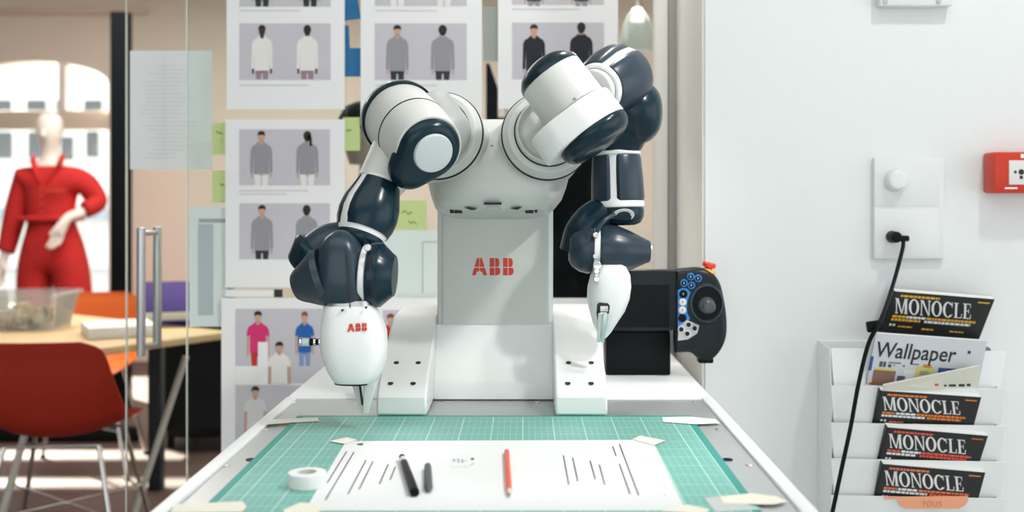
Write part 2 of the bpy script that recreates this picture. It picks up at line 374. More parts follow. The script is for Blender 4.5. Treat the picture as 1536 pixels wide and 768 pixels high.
a2 = TB+tu*.70+tv*1.1; m = MB(); m.tube([a2+V((0, 0, -.03)), V((a2.x-.1, a2.y+.1, 0))], .0125, 12); m.build('leg', BWHT, tb)
# clear tub of parts
tc = P(48, 489, 4.3); tc.z = .731
tub = thing('plastic_tub', 'clear plastic storage tub full of small parts on the wooden table', 'container', tc)
CLEAR = glass('milky_plastic', (.95, .96, .96), .2, .2)
def rr(w_, d_, r, z, c, n=5):
    out = []
    for sx, sy, a in ((1, 1, 0), (-1, 1, 90), (-1, -1, 180), (1, -1, 270)):
        for i in range(n): t = R(a+90*i/(n-1)); out.append(V(c)+V((sx*(w_/2-r)+r*math.cos(t), sy*(d_/2-r)+r*math.sin(t), z)))
    return out
m = MB(); m.rings([rr(.24, .2, .03, .0, tc), rr(.29, .25, .03, .125, tc), rr(.315, .275, .03, .13, tc), rr(.315, .275, .03, .142, tc), rr(.282, .24, .03, .142, tc), rr(.234, .19, .03, .006, tc)], cap1=False); m.rings([rr(.234, .19, .03, .006, tc)], cap0=True, cap1=False); m.build('tub_wall', CLEAR, tub)
m = MB()
for i in range(46):
    p = tc+V((random.uniform(-.1, .1), random.uniform(-.08, .08), random.uniform(.012, .075))); m.box(p, [random.uniform(.015, .04) for _ in '123'], 0, random.choice((0, 1, 2)), Matrix.Rotation(random.random()*3, 3, 'Z'))
tag(m.build('small_parts', [mat('khaki', (.45, .33, .15), .7), mat('parts_black', (.03, .03, .03), .6), mat('parts_beige', (.60, .52, .42), .7)], tub, smooth=False), kind='stuff')
# papers and folder
pc = P(178, 494, 4.08); pc.z = .731
pst = MB(); rot = Matrix.Rotation(R(28), 3, 'Z'); pst.box(pc+V((0, 0, .02)), (.24, .26, .04), .001, 0, rot)
tag(pst.build('paper_stack', PAPER), 'stack of white paper on the wooden table beneath the purple folder', 'paper')
PUR = mat('purple_card', (.05, .018, .17), .7, spec=.2, var=.06)
fc = pc+V((.14, .335, .10)); rotf = Matrix.Rotation(R(16), 3, 'Z') @ Matrix.Rotation(R(24), 3, 'X')
fo = thing('folder', 'purple ring binder lying behind the white paper stack on the wooden table', 'folder', fc-V((0, 0, .1)))
m = MB(); m.box(fc+V((0, 0, .012)), (.33, .25, .004), .001, 0, rotf); m.box(fc-V((0, 0, .036)), (.33, .25, .004), .001, 0, rotf); m.build('cover', PUR, fo)
m = MB(); m.box(fc+rotf @ V((.163, 0, -.012)), (.006, .25, .048), .002, 0, rotf); m.build('spine', PUR, fo)
m = MB(); m.box(fc+rotf @ V((0, 0, -.012)), (.30, .235, .04), .001, 0, rotf); m.build('pages', PAPER, fo)
# black armchair and floor rail beyond the table
ac = P(322, 600, 5.6); ac.z = 0
ar = thing('armchair', 'black rounded armchair beyond the right corner of the wooden table', 'chair', ac)
m = MB(); m.loft([(ac+V((0, 0, z)), V((r*.22, 0, 0)), V((0, r*.3, 0)), 3) for z, r in ((.06, .9), (.1, 1), (.3, 1.02), (.40, .98), (.44, .8))]); m.build('seat', BLACKM, ar)
m = MB(); m.loft([(ac+V((0, -.25, z)), V((r*.22, 0, 0)), V((0, .07, 0)), 3) for z, r in ((.12, 1), (.4, 1.02), (.58, .98), (.66, .8), (.69, .4))]); m.build('backrest', BLACKM, ar)
for sx in (-1, 1):
    for sy in (-1, 1): m = MB(); m.lathe(ac+V((sx*.16, sy*.2, 0)), (0, 0, 1), rnd(.08, .02, .02, .002), 12); m.build('leg', BLACKM, ar)
bx = MB(); a = P(-60, 0, 5.52); c = P(206, 0, 5.52); bx.box2((a.x, 5.5, .0), (c.x, 5.56, .075), .006)
tag(bx.build('floor_rail', BLACKM), 'low black rail lying across the brown floor behind the red chair', 'rail')
# sideboard strip of clutter on the sill side: dark low shelf right of the mannequin feet
# mannequin in a boiler suit
def skin(pts, edges, sub=2):
    me = bpy.data.meshes.new('skin'); me.from_pydata([p[:3] for p in pts], edges, []); o = bpy.data.objects.new('skin', me); C.objects.link(o)
    md = o.modifiers.new('s', 'SKIN'); md.use_smooth_shade = True
    for i, p in enumerate(pts):
        sv = me.skin_vertices[0].data[i]; r = p[3]; sv.radius = r if isinstance(r, tuple) else (r, r); sv.use_root = (i == 0)
    s2 = o.modifiers.new('u', 'SUBSURF'); s2.levels = sub; s2.render_levels = sub
    ev = bpy.data.meshes.new_from_object(o.evaluated_get(bpy.context.evaluated_depsgraph_get()))
    vs = [tuple(v.co) for v in ev.vertices]; fs = [tuple(f.vertices) for f in ev.polygons]
    C.objects.unlink(o); bpy.data.objects.remove(o); bpy.data.meshes.remove(me); bpy.data.meshes.remove(ev)
    return vs, fs
MY = 7.0; mo = P(77, 0, MY); mo.z = 0
man = thing('mannequin', 'white shop mannequin wearing a red boiler suit in front of the arched window', 'mannequin', mo)
SK = mat('mannequin_skin', (.84, .76, .68), .5)
pts = [(0, 0, .95, (.14, .10)), (0, 0, 1.12, (.115, .085)), (0, .01, 1.30, (.14, .095)), (0, .01, 1.40, (.11, .07)), (-.005, .01, 1.47, .055), (-.005, 0, 1.56, .05), (-.005, -.02, 1.64, (.07, .085)), (-.005, -.01, 1.73, (.078, .09)), (-.005, 0, 1.79, (.05, .06)),
       (-.16, .01, 1.385, .055), (-.235, .0, 1.10, .042), (-.285, -.04, .86, .028), (-.295, -.05, .80, .030),
       (.18, .01, 1.385, .055), (.30, .03, 1.17, .042), (.17, -.14, 1.12, .032), (.13, -.17, 1.05, .034),
       (-.095, 0, .86, .085), (-.10, -.02, .50, .058), (-.10, .0, .09, .04), (-.11, -.13, .03, .035), (.10, 0, .86, .085), (.11, -.02, .50, .058), (.12, .0, .09, .04), (.13, -.13, .03, .035)]
ed = [(0, 1), (1, 2), (2, 3), (3, 4), (4, 5), (5, 6), (6, 7), (7, 8), (3, 9), (9, 10), (10, 11), (11, 12), (3, 13), (13, 14), (14, 15), (15, 16), (0, 17), (17, 18), (18, 19), (19, 20), (0, 21), (21, 22), (22, 23), (23, 24)]
def hand(root, base, dirs, spread, thumb):
    for k in range(4):
        L = (.075, .088, .082, .064)[k]; b_ = V(base)+V(spread)*(k-1.5); d_ = V(dirs).normalized()
        i0 = len(pts); p1 = b_+d_*.035; p2 = b_+d_*(.035+L*.5)+V(thumb)*.004; p3 = b_+d_*(.035+L)+V(thumb)*.016
        for p in (p1, p2, p3): pts.append((*p, .0095))
        ed.append((root, i0)); ed.append((i0, i0+1)); ed.append((i0+1, i0+2))
    i0 = len(pts); t1 = V(base)+V(thumb)*.04; t2 = t1+V(thumb)*.015+V(dirs).normalized()*.035
    pts.append((*t1, .011)); pts.append((*t2, .009)); ed.append((root, i0)); ed.append((i0, i0+1))
hand(12, (-.297, -.055, .79), (-.05, -.1, -1), (.0, .02, 0), (.8, -.4, 0))
hand(16, (.125, -.175, 1.03), (-.25, -.1, -1), (.019, .008, 0), (-.7, -.5, .1))
vs, fs = skin(pts, ed); m = MB(); m.add([V(p)+mo for p in vs], fs); m.build('figure', SK, man, angle=180)
for sx in (-1, 1):
    m = MB(); m.lathe(mo+V((-.005+sx*.082, 0, 1.665)), (sx, 0, 0), [(0, 1e-5), (0, .022), (.008, .026), (.012, .018), (.012, 1e-5)], 12, su=.6); m.build('ear', SK, man)
m = MB(); m.loft([(mo+V((-.005, -.098-.02*k_, 1.645+dz)), V((wd, 0, 0)), V((0, .012, 0)), 2) for wd, dz, k_ in ((.014, -.02, .3), (.016, -.01, .6), (.009, .03, 0))], 10); m.build('nose', SK, man)
SUIT = mat('red_cotton', (.50, .014, .012), .85, var=.12, scale=14, bump=.3, bscale=60)
sp = [(0, 0, .98, (.185, .13)), (0, 0, 1.07, (.155, .12)), (0, .0, 1.13, (.165, .125)), (0, .01, 1.29, (.19, .135)), (0, .015, 1.395, (.15, .09)), (-.005, .015, 1.44, (.085, .07)),
      (-.175, .01, 1.37, .085), (-.235, .0, 1.12, .075), (-.275, -.03, .90, .06), (-.28, -.035, .885, .058), (.19, .01, 1.37, .085), (.305, .03, 1.20, .08), (.25, -.06, 1.165, .065), (.235, -.075, 1.16, .06),
      (-.10, 0, .84, .125), (-.115, 0, .50, .115), (-.125, .0, .12, .105), (-.125, 0, .10, .10), (.12, 0, .84, .13), (.155, 0, .50, .12), (.165, 0, .12, .11), (.165, 0, .10, .105)]
se = [(0, 1), (1, 2), (2, 3), (3, 4), (4, 5), (4, 6), (6, 7), (7, 8), (8, 9), (4, 10), (10, 11), (11, 12), (12, 13), (0, 14), (14, 15), (15, 16), (16, 17), (0, 18), (18, 19), (19, 20), (20, 21)]
vs, fs = skin(sp, se); m = MB(); m.add([V(p)+mo for p in vs], fs); su_ = m.build('boiler_suit', SUIT, man, angle=180)
for sx in (-1, 1):                                     # turned-up collar, open at the throat
    m = MB(); m.prism([mo+V((sx*.02, -.115, 1.33)), mo+V((sx*.10, -.10, 1.47)), mo+V((sx*.085, -.055, 1.52)), mo+V((sx*.06, -.07, 1.45))], (sx*.012, .03, .0)); m.build('collar', SUIT, su_)
m = MB(); m.box(mo+V((.085, -.135, 1.285)), (.13, .014, .012), .003); m.build('chest_pocket', mat('suit_pocket', (.60, .06, .035), .8), su_)
m = MB(); m.box(mo+V((0, -.008, 1.105)), (.345, .27, .035), .016); m.build('belt', SUIT, su_)
m = MB()
for i in range(4): m.lathe(mo+V((0, -.148+.003*i, 1.30-.05*i)), (0, -1, 0), rnd(.006, .008, .008, .002), 10)
tag(m.build('buttons', mat('suit_button', (.55, .08, .05), .5), su_), kind='stuff')
m = MB(); m.lathe(mo+V((.02, 0, 0)), (0, 0, 1), rnd(.02, .2, .2, .006), 32); m.build('stand', STEEL, man)
# things seen through the glass behind the robot
q0, q1 = P(846, 228, 3.6), P(893, 456, 3.6)
m = MB(); m.box2((q0.x-.05, 3.58, q1.z-.02), (q1.x, 3.63, q0.z+.06), .01); bpn = thing('screen', 'large black upright screen behind the glass right of the robot column', 'screen', (q0.x, 3.6, 0))
m.build('panel', mat('screen_black', (.006, .008, .009), .9, spec=.1), bpn)
m = MB(); m.box2((q0.x+.02, 3.6, 0), (q0.x+.08, 3.66, q1.z), .004); m.build('stand_post', BLACK, bpn)
m = MB(); m.box((q0.x+.05, 3.63, .012), (.34, .3, .024), .006); m.build('stand_foot', BLACK, bpn)
# narrow black easel board, above the torso
q0, q1 = P(729, 95, 3.9), P(747, 178, 3.9)
es = thing('display_easel', 'narrow black display board standing behind the glass above the robot torso', 'board', (q0.x, 3.9, 0))
m = MB(); m.prism([(q0.x, 3.9, q0.z), (q0.x+.012, 3.9, q0.z), (q1.x, 3.9, q0.z-.09), (q1.x, 3.9, .0), (q0.x, 3.9, 0)], (0, .03, 0)); m.build('board', BLACKM, es)
m = MB(); m.box2((q0.x, 3.88, P(0, 172, 3.9).z-.04), (P(790, 0, 3.9).x, 3.93, P(0, 168, 3.9).z-.02), .004); m.build('ledge', BLACKM, es)
m = MB(); m.box2((P(757, 0, 3.9).x, 3.87, 0), (P(764, 0, 3.9).x, 3.9, P(0, 163, 3.9).z), .003); m.build('stay', PALE, es)
# hanging lamp
lc = P(956, 12, 4.2)
la = thing('pendant_lamp', 'pale dome pendant lamp hanging behind the glass at upper right', 'lamp', lc)
m = MB(); r0 = 26*4.2/F; pr = [(0, 1e-5)]+[(-.16*(1-math.cos(PI/2*i/10))+.0, r0*math.sin(PI/2*i/10)) for i in range(1, 11)]+[(-.165, r0-.004)]+[(-.16*(1-math.cos(PI/2*i/10))-.005, (r0-.005)*math.sin(PI/2*i/10)) for i in range(9, 0, -1)]
m.lathe(lc, (0, 0, 1), [(-t_ if False else t_, r_) for t_, r_ in pr], 32); m.build('shade', glass('frosted_shade', (.9, .95, .93), .25, .45), la)
m = MB(); m.lathe(lc+V((0, 0, -.05)), (0, 0, 1), rnd(.05, .03, .02, .008), 16); m.build('bulb', mat('lit_bulb', (1, .97, .9), .4, emit=6), la)
m = MB(); m.tube([lc, (lc.x, lc.y, 2.9)], .004, 8); m.build('flex', PALE, la)
# unclear dark rounded shape, built as a bust, half hidden behind the left-hand arm
lc = P(548, 186, 3.5); dl = thing('bust', 'dark-capped beige bust half hidden behind the bent left arm', 'bust', (lc.x, 3.5, 0))
m = MB(); m.loft([(lc+V((0, 0, z)), V((r, 0, 0)), V((0, r*1.1, 0)), 2) for z, r in ((-.13, .05), (-.10, .06), (-.05, .075), (0, .08), (.03, .07))]); m.build('face', mat('taupe', (.40, .33, .28), .7), dl)
m = MB(); m.loft([(lc+V((.0, .0, z)), V((r, 0, 0)), V((0, r*1.1, 0)), 2) for z, r in ((-.02, .086), (.02, .085), (.055, .066), (.072, .03), (.076, .004))]); m.build('cap', BLACKM, dl)
m = MB(); m.lathe((lc.x, lc.y, 0), (0, 0, 1), [(0, 1e-5), (0, .14), (.015, .14), (.02, .02), (lc.z-.12, .02), (lc.z-.12, 1e-5)], 20); m.build('stand', STEEL, dl)
# ================================================================ SHEETS ON THE GLASS
def flat(mb, Y, pts, m): mb.poly([P(x, y, Y) for x, y in pts], m)
LIL = mat('photo_lilac', (.56, .55, .60), .75, var=.03, scale=20)
INK = mat('print_grey', (.55, .56, .57), .8)
INKD = mat('print_dark', (.03, .03, .035), .8)
SKINL = mat('print_skin', (.58, .36, .27), .8); SKIND = mat('print_skin_dark', (.055, .03, .022), .8)
HAIR = mat('print_hair', (.025, .018, .016), .8)
GREYC = mat('print_grey_cloth', (.30, .30, .33), .8); GREYL = mat('print_pale_cloth', (.66, .66, .67), .8); NAVY = mat('print_navy', (.012, .016, .026), .8)
WHITEC = mat('print_white_cloth', (.80, .79, .76), .8); PLAID = mat('print_plaid', (.32, .22, .26), .8); BLK = INKD
PINK = mat('print_pink', (.66, .03, .16), .8); REDC = mat('print_red_cloth', (.55, .03, .025), .8); BLUEC = mat('print_blue', (.015, .12, .42), .8); DENIM = mat('print_denim', (.22, .33, .55), .8); GINGER = mat('print_ginger', (.22, .07, .035), .8)
MLIST = [LIL, SKINL, SKIND, HAIR, GREYC, GREYL, NAVY, WHITEC, PLAID, BLK, PINK, REDC, BLUEC, DENIM, GINGER, INK]
MI = {q.name: i for i, q in enumerate(MLIST)}
def figure(mb, Y, x, y, h, top, trou, hair=HAIR, skin=SKINL, back=False, w_=1.0, clip=None, short=False, tl=.16, long_hair=False):
    """printed person: x centre, y top of hair, h visible height"""
    s = h/84.0; k = s*w_
    def poly(pts, q): mb.poly([P(x+a*k, min(y+b_*s, clip or 1e9), Y) for a, b_ in pts], MI[q.name])
    tt = 84*(1-tl); hw_ = 14.5
    if trou:
        poly([(-11, tt-2), (-.8, tt-2), (-1.5, 84), (-9.5, 84)], trou); poly([(.8, tt-2), (11, tt-2), (9.5, 84), (1.5, 84)], trou); poly([(-2, tt-2), (2, tt-2), (2, tt+4), (-2, tt+4)], trou)
    Y -= .00012
    for sg in (-1, 1):                                  # arms, hands
        if short: poly([(sg*12.5, 34), (sg*17, 34), (sg*17, tt+4), (sg*13.4, tt+4)], skin); 
        else: poly([(sg*13, tt-4), (sg*16.5, tt-4), (sg*16, tt+5), (sg*13, tt+5)], skin)
    Y -= .00012
    sl = 38 if short else tt-3
    poly([(-4.5, 17), (4.5, 17), (9, 21), (14, 24), (16.5, 30), (17.3, sl), (13, sl), (12, 36), (12, tt), (-12, tt), (-12, 36), (-13, sl), (-17.3, sl), (-16.5, 30), (-14, 24), (-9, 21)], top)
    Y -= .00012
    poly([(-2.8, 12), (2.8, 12), (3.4, 19), (0, 22 if not back else 18), (-3.4, 19)], skin)
    poly(ell(0, 9.5, 5.3, 7.4, 16), hair if back else skin)
    Y -= .00012
    poly(ell(0, 5.6, 6.0, 5.4, 16) if not back else ell(0, 7.5, 6.2, 7.2, 16), hair)
    if not back: Y -= .00012; poly([(-4.3, 6.6), (4.3, 6.6), (4.6, 11), (2.5, 15.8), (-2.5, 15.8), (-4.6, 11)], skin)
    if long_hair: poly([(-1, 8), (5, 6), (7.5, 14), (6.5, 24), (3.5, 23), (3, 14)], hair)
    if back and top in (GREYC, GREYL, WHITEC): poly([(-8, 20), (0, 17), (8, 20), (7, 26), (0, 29), (-7, 26)], top)
SY = GY-.0012
def sheet(label, x0, y0, x1, y1, group=None, Y=SY, m=PAPER, name='printed_sheet', cat='poster', curl=0):
    a, c = P(x0, y0, Y), P(x1, y1, Y); b_ = MB(); b_.box2((a.x, Y, c.z), (c.x, Y+.0006, a.z))
    return tag(b_.build(name, m, smooth=False), label, cat, group)
def photo(par, x0, y0, x1, y1, figs=(), num=None, cap=None):
    b_ = MB(); Y = SY-.0004; flat(b_, Y, [(x0, y0), (x1, y0), (x1, y1), (x0, y1)], 0)
    for f in figs: figure(b_, Y-.00015, **f)
    b_.build('photo_print', MLIST, par, smooth=False)
    if cap:
        b_ = MB(); 
        for (cx0, cx1, cy, ch) in cap: flat(b_, Y, [(cx0, cy), (cx1, cy), (cx1, cy+ch), (cx0, cy+ch)], 0)
        tag(b_.build('caption', mat('caption_grey', (.62, .63, .64), .8), par, smooth=False), kind='stuff')
def F_(x, y, h, top, trou, **k): return dict(x=x, y=y, h=h, top=top, trou=trou, **k)
G1 = 'fashion sheets taped to the glass'
s = sheet('poster with two people in white hooded tops, top left of the glass', 340, -75, 517, 164, G1)
photo(s, 359, -62, 496, 10, [F_(393, -74, 84, GREYC, BLK), F_(465, -74, 84, GREYC, BLK, back=True)], cap=[(360, 450, 15, 2)])
photo(s, 359, 35, 496, 120, [F_(393, 37, 82, WHITEC, PLAID, skin=SKIND, w_=.95), F_(461, 37, 82, WHITEC, PLAID, skin=SKIND, back=True, w_=.95)], cap=[(359, 462, 127, 2)])
s = sheet('poster with two people in grey zipped tops, behind the bent left arm', 541, -75, 723, 178, G1)
photo(s, 562, -62, 700, 9, [F_(596, -74, 83, GREYC, WHITEC), F_(666, -74, 83, GREYC, WHITEC, back=True)], cap=[(563, 655, 15, 2)])
photo(s, 562, 35, 700, 120, [F_(596, 37, 83, GREYC, BLK), F_(664, 37, 83, GREYC, BLK, back=True, w_=1.05)], cap=[(563, 655, 127, 2)])
s = sheet('poster with two people in dark navy tops, behind the raised right arm', 747, -75, 927, 163, G1)
photo(s, 768, -62, 906, 7, [F_(801, -68, 77, NAVY, GREYC, tl=.1), F_(872, -68, 77, NAVY, GREYC, back=True, tl=.1)], cap=[(768, 870, 13, 2)])
photo(s, 768, 34, 906, 119, [F_(801, 36, 84, NAVY, BLK), F_(872, 33, 86, NAVY, BLK, back=True)])
s = sheet('poster with two rows of people in grey hooded tops, left of the bent arm', 338, 179, 517, 431, G1)
photo(s, 359, 194, 495, 278, [F_(392, 196, 82, GREYC, WHITEC, tl=.2), F_(461, 196, 82, GREYC, WHITEC, back=True, tl=.2, long_hair=True)], cap=[(359, 462, 285, 2), (359, 430, 290, 2)])
photo(s, 359, 305, 495, 389, [F_(393, 307, 82, GREYC, BLK), F_(460, 307, 82, GREYC, BLK, back=True)])
s = sheet('lower poster with pink, blue, white and grey polo shirts, behind the white gripper', 332, 447, 556, 684, G1)
photo(s, 353, 463, 548, 575, [F_(387, 466, 84, PINK, REDC, short=True, tl=.24), F_(457, 467, 82, BLUEC, DENIM, short=True, tl=.25, hair=GINGER, w_=.85)])
b = MB(); flat(b, SY-.0013, [(353, 549), (387, 549), (387, 513), (402, 513), (402, 577), (353, 577)], 0); b.build('white_notch', PAPER, s, smooth=False)
b = MB(); figure(b, SY-.0015, 419, 512, 84, WHITEC, WHITEC, short=True, tl=.25, clip=576); b.build('photo_print', MLIST, s, smooth=False)
photo(s, 353, 578, 500, 684, [F_(383, 579, 84, GREYL, GREYL, short=True, tl=.2)])
s = sheet('lower poster with red shirted people, behind the robot base', 562, 447, 886, 684, G1)
photo(s, 574, 465, 868, 570, [F_(586, 470, 84, REDC, DENIM, short=True, hair=GINGER), F_(646, 468, 84, WHITEC, BLK, short=True), F_(790, 468, 84, BLUEC, BLK, short=True)])
# plain papers behind the panes
BP = GY+.0095
def psheet(label, x0, y0, x1, y1, Y, lines, m=PAPER, cat='paper', group=None, name='paper_sheet', inkm=None, ink=None):
    o = sheet(label, x0, y0, x1, y1, group, Y, m, name, cat)
    if lines:
        b_ = MB()
        for (a, c, e, f) in lines: flat(b_, Y-.0004, [(a, c), (e, c), (e, f), (a, f)], 0)
        tag(b_.build(ink or 'print', inkm or INK, o, smooth=False), kind='stuff')
    return o
PALEP = mat('paper_pale_grey', (.83, .86, .865), .8)
ls = [(210+random.uniform(0, 30), y, 262+random.uniform(0, 38), y+1.2) for y in range(98, 240, 6)]
psheet('plain typed sheet taped to the glass door, left of the posters', 195, 76, 318, 254, DY-.0012, ls, PALEP, inkm=mat('faint_ink', (.70, .73, .745), .8))
o = psheet('sheet with a blue grey column beside the door pull bars', 284, 310, 352, 490, BP, [(298, 328, 345, 334)], PALEP, inkm=mat('header_ink', (.42, .45, .48), .8))
b = MB(); flat(b, BP-.0004, [(297, 336), (320, 336), (320, 473), (297, 473)], 0); b.build('printed_column', mat('pale_blue_ink', (.52, .58, .62), .8), o, smooth=False)
o = psheet('pale printed form beside the robot column, behind its left wrist', 566, 345, 662, 447, BP, [(633, 362, 660, 364), (633, 364, 635, 440)], PALEP, inkm=INK)
psheet('grey swatch card between two posters at the top', 725, 10, 748, 92, BP, [], mat('swatch_grey', (.46, .46, .44), .8), 'card', name='swatch_card')
b = MB(); a, c = P(338, 435, GY-.0026), P(424, 445, GY-.0026); b.box2((a.x, GY-.0026, c.z), (c.x, GY-.002, a.z)); o = tag(b.build('label_strip', PALEP, smooth=False), 'thin pale label strip with a black square end under the hooded top poster', 'label')
b = MB(); a, c = P(411, 434, GY-.0030), P(424, 446, GY-.0030); b.box2((a.x, GY-.0033, c.z), (c.x, GY-.0027, a.z)); b.build('black_square', INKD, o, smooth=False)
NOTE = mat('sticky_green', (.68, .76, .34), .75, var=.03)
G2 = 'yellow green sticky notes on the glass'
def note(label, x0, y0, x1, y1, marks, Y=BP+.0015):
    o_ = sheet(label, x0, y0, x1, y1, G2, Y, NOTE, 'sticky_note', 'note'); b_ = MB()
    for ln in marks:
        for (ax, ay), (bx_, by) in zip(ln, ln[1:]): flat(b_, Y-.0004, [(ax, ay), (bx_, by), (bx_, by+2.2), (ax, ay+2.2)], 0)
    if marks: tag(b_.build('handwriting', mat('pencil_ink', (.22, .25, .12), .8), o_, smooth=False), kind='stuff')
note('green sticky note beside the typed sheet, higher of two', 318, 184, 345, 232, [[(324, 196), (334, 200)], [(332, 205), (334, 214)]])
note('green sticky note beside the typed sheet, lower of two', 318, 256, 345, 304, [[(330, 275), (336, 277)]])
note('green sticky note tucked behind the grey hooded top poster near the bent arm', 514, 176, 540, 226, [[(519, 195), (527, 194)]])
note('green sticky note with handwriting between the left arm and robot column', 592, 301, 640, 346, [[(602, 318), (608, 315), (612, 320), (618, 317)], [(612, 330), (617, 334), (621, 331), (625, 336)]])
BL = mat('blue_print', (.01, .17, .42), .6, var=.1)
def bluesh(label, pts):
    b_ = MB(); b_.prism([P(x, y, BP+.001) for x, y in pts], (0, .0006, 0)); return tag(b_.build('blue_card', BL, smooth=False), label, 'card', 'blue cards between the posters')
bluesh('blue card between two posters, topmost, cut at the frame', [(512, -6), (536, -6), (541, 28), (512, 32)])
bluesh('blue card between two posters, below the topmost blue card', [(512, 38), (523, 38), (525, 72), (545, 72), (545, 115), (512, 115)])
# ================================================================ WORKBENCH
bx0, bx1, by0, by1 = -.447, .350, 1.12, 2.80
wb = thing('workbench', 'white laminate robot workbench with an inset aluminium plate', 'table', (-.05, 1.9, 0))
m = MB(); m.box2((bx0+.0, by0, TZ-.04), (bx1, by1, TZ-.004), .003); m.build('tabletop', TABLE, wb)
m = MB(); m.box2((bx0, 2.03, TZ-.004), (bx1, by1, TZ+.002), .0015); m.build('rear_top', TABLE, wb)
for x0, x1 in ((bx0, bx0+.020), (bx1-.020, bx1)):
    m = MB(); m.box2((x0, by0, TZ-.004), (x1, 2.0295, TZ+.004), .002); m.build('rim', TABLE, wb)
m = MB(); m.box2((bx0+.0205, by0, TZ-.004), (bx1-.0205, 2.0295, TZ-.0008), .0005); m.build('metal_plate', METAL, wb)
for x, y in ((439, 604), (396, 645), (340, 699), (1042, 603), (1076.5, 645), (1124, 698), (671, 604), (806, 604)):
    q = T(x, y, -.0008); m = MB(); m.lathe(q, (0, 0, 1), rnd(.0016, .0055, .005, .0006), 16); m.build('bolt', CHROME, wb)
for x, y in ((377, 690), (1091, 690)):
    q = T(x, y, -.0008); m = MB(); m.lathe(q, (0, 0, 1), [(0, 1e-5), (0, .008), (.0012, .008), (.0012, .0062), (.0003, .006), (.0003, 1e-5)], 20); m.build('cable_hole', BLACK, wb)
for x in (bx0+.05, bx1-.05):
    for y in (by0+.05, by1-.05): m = MB(); m.box2((x-.025, y-.025, 0), (x+.025, y+.025, TZ-.04), .003); m.build('leg', TABLE, wb)
m = MB(); m.box2((bx0+.03, by0+.03, .35), (bx1-.03, by1-.03, TZ-.041), .004); m.build('cabinet', TABLE, wb)
# cutting mat with printed grid
mx0, mx1, my0, my1 = -.392, .284, 1.275, 1.868
def grid_mat():
    mt = bpy.data.materials.new('cutting_mat_green'); mt.use_nodes = True; nt = mt.node_tree; bs = nt.nodes['Principled BSDF']; bs.inputs['Roughness'].default_value = .5
    tc = nt.nodes.new('ShaderNodeTexCoord'); sp_ = nt.nodes.new('ShaderNodeSeparateXYZ'); nt.links.new(tc.outputs['Object'], sp_.inputs[0])
    def M_(op, a, c=None, clamp=False):
        n_ = nt.nodes.new('ShaderNodeMath'); n_.operation = op; n_.use_clamp = clamp
        for i, q in enumerate((a, c)):
            if q is None: continue
            if isinstance(q, (int, float)): n_.inputs[i].default_value = q
            else: nt.links.new(q, n_.inputs[i])
        return n_.outputs[0]
    def lines(co, step, w_):
        f = M_('FRACT', M_('ADD', M_('DIVIDE', co, step), 100.5)); return M_('LESS_THAN', M_('ABSOLUTE', M_('SUBTRACT', f, .5)), w_/step/2)
    mn = M_('MAXIMUM', lines(sp_.outputs[0], .01, .0009), lines(sp_.outputs[1], .01, .0009))
    mj = M_('MAXIMUM', lines(sp_.outputs[0], .05, .0016), lines(sp_.outputs[1], .05, .0016))
    hx, hy = (mx1-mx0)/2, (my1-my0)/2
    def inside(d): return M_('MULTIPLY', M_('LESS_THAN', M_('ABSOLUTE', sp_.outputs[0]), hx-d), M_('LESS_THAN', M_('ABSOLUTE', M_('SUBTRACT', sp_.outputs[1], 0.0)), hy-d))
    ins = inside(.014); edge = M_('MULTIPLY', inside(.0125), M_('SUBTRACT', 1.0, ins))
    lin = M_('MULTIPLY', M_('MAXIMUM', M_('MULTIPLY', mn, .45), M_('MULTIPLY', mj, .95)), ins)
    lin = M_('MAXIMUM', lin, edge)
    def mix(f, a, c):
        x = nt.nodes.new('ShaderNodeMix'); x.data_type = 'RGBA'; nt.links.new(f, x.inputs['Factor'])
        for nm, q in (('A', a), ('B', c)):
            if isinstance(q, tuple): x.inputs[nm].default_value = (*q, 1)
            else: nt.links.new(q, x.inputs[nm])
        return x.outputs['Result']
    base = mix(ins, (.02, .30, .25), (.15, .43, .365))
    nt.links.new(mix(lin, base, (.50, .76, .69)), bs.inputs['Base Color']); return mt
m = MB(); m.box2((mx0, my0, TZ-.0007), (mx1, my1, TZ+.002), .0006)
tag(m.build('cutting_mat', grid_mat(), org=((mx0+mx1)/2, (my0+my1)/2, TZ)), 'teal gridded cutting mat taped flat on the workbench', 'cutting mat')
MZ = .0022
# pattern paper
pp = [T(519, 662, MZ), T(977, 660, MZ), T(1029, 766, MZ), T(457, 766.5, MZ)]
m = MB(); m.prism(pp, (0, 0, .0004)); pt = tag(m.build('pattern_paper', mat('pattern_paper_white', (.78, .80, .80), .8), smooth=False), 'large white pattern paper with ruled lines taped onto the teal mat', 'paper')
LZ = MZ+.0006
b = MB()
for (x0, y0), (x1, y1) in (((520, 677), (491, 724)), ((531, 678), (488, 750)), ((549, 690), (522, 741)), ((559.5, 692), (538.5, 734)), ((582.5, 696), (569, 726)), ((593, 700), (585, 720)),
        ((845, 683), (853, 727)), ((859, 686.5), (866.6, 722)), ((885, 691), (893, 719)), ((899, 697), (907, 727)), ((919, 669.5), (924, 684)), ((929, 666), (958, 743)), ((929, 696), (945, 741))):
    a, c = T(x0, y0, LZ), T(x1, y1, LZ); d = (c-a).normalized(); nv = V((-d.y, d.x, 0))*.0009; b.poly([a-nv, a+nv, c+nv, c-nv])
tag(b.build('ruled_line', mat('thin_ink', (.03, .03, .035), .8), pt, smooth=False), kind='stuff')
b = MB()
def stroke(pts, r=.0005):
    for p_, q_ in zip(pts, pts[1:]):
        a, c = T(*p_, LZ), T(*q_, LZ); d = (c-a).normalized(); nv = V((-d.y, d.x, 0))*r; b.poly([a-nv, a+nv, c+nv, c-nv])
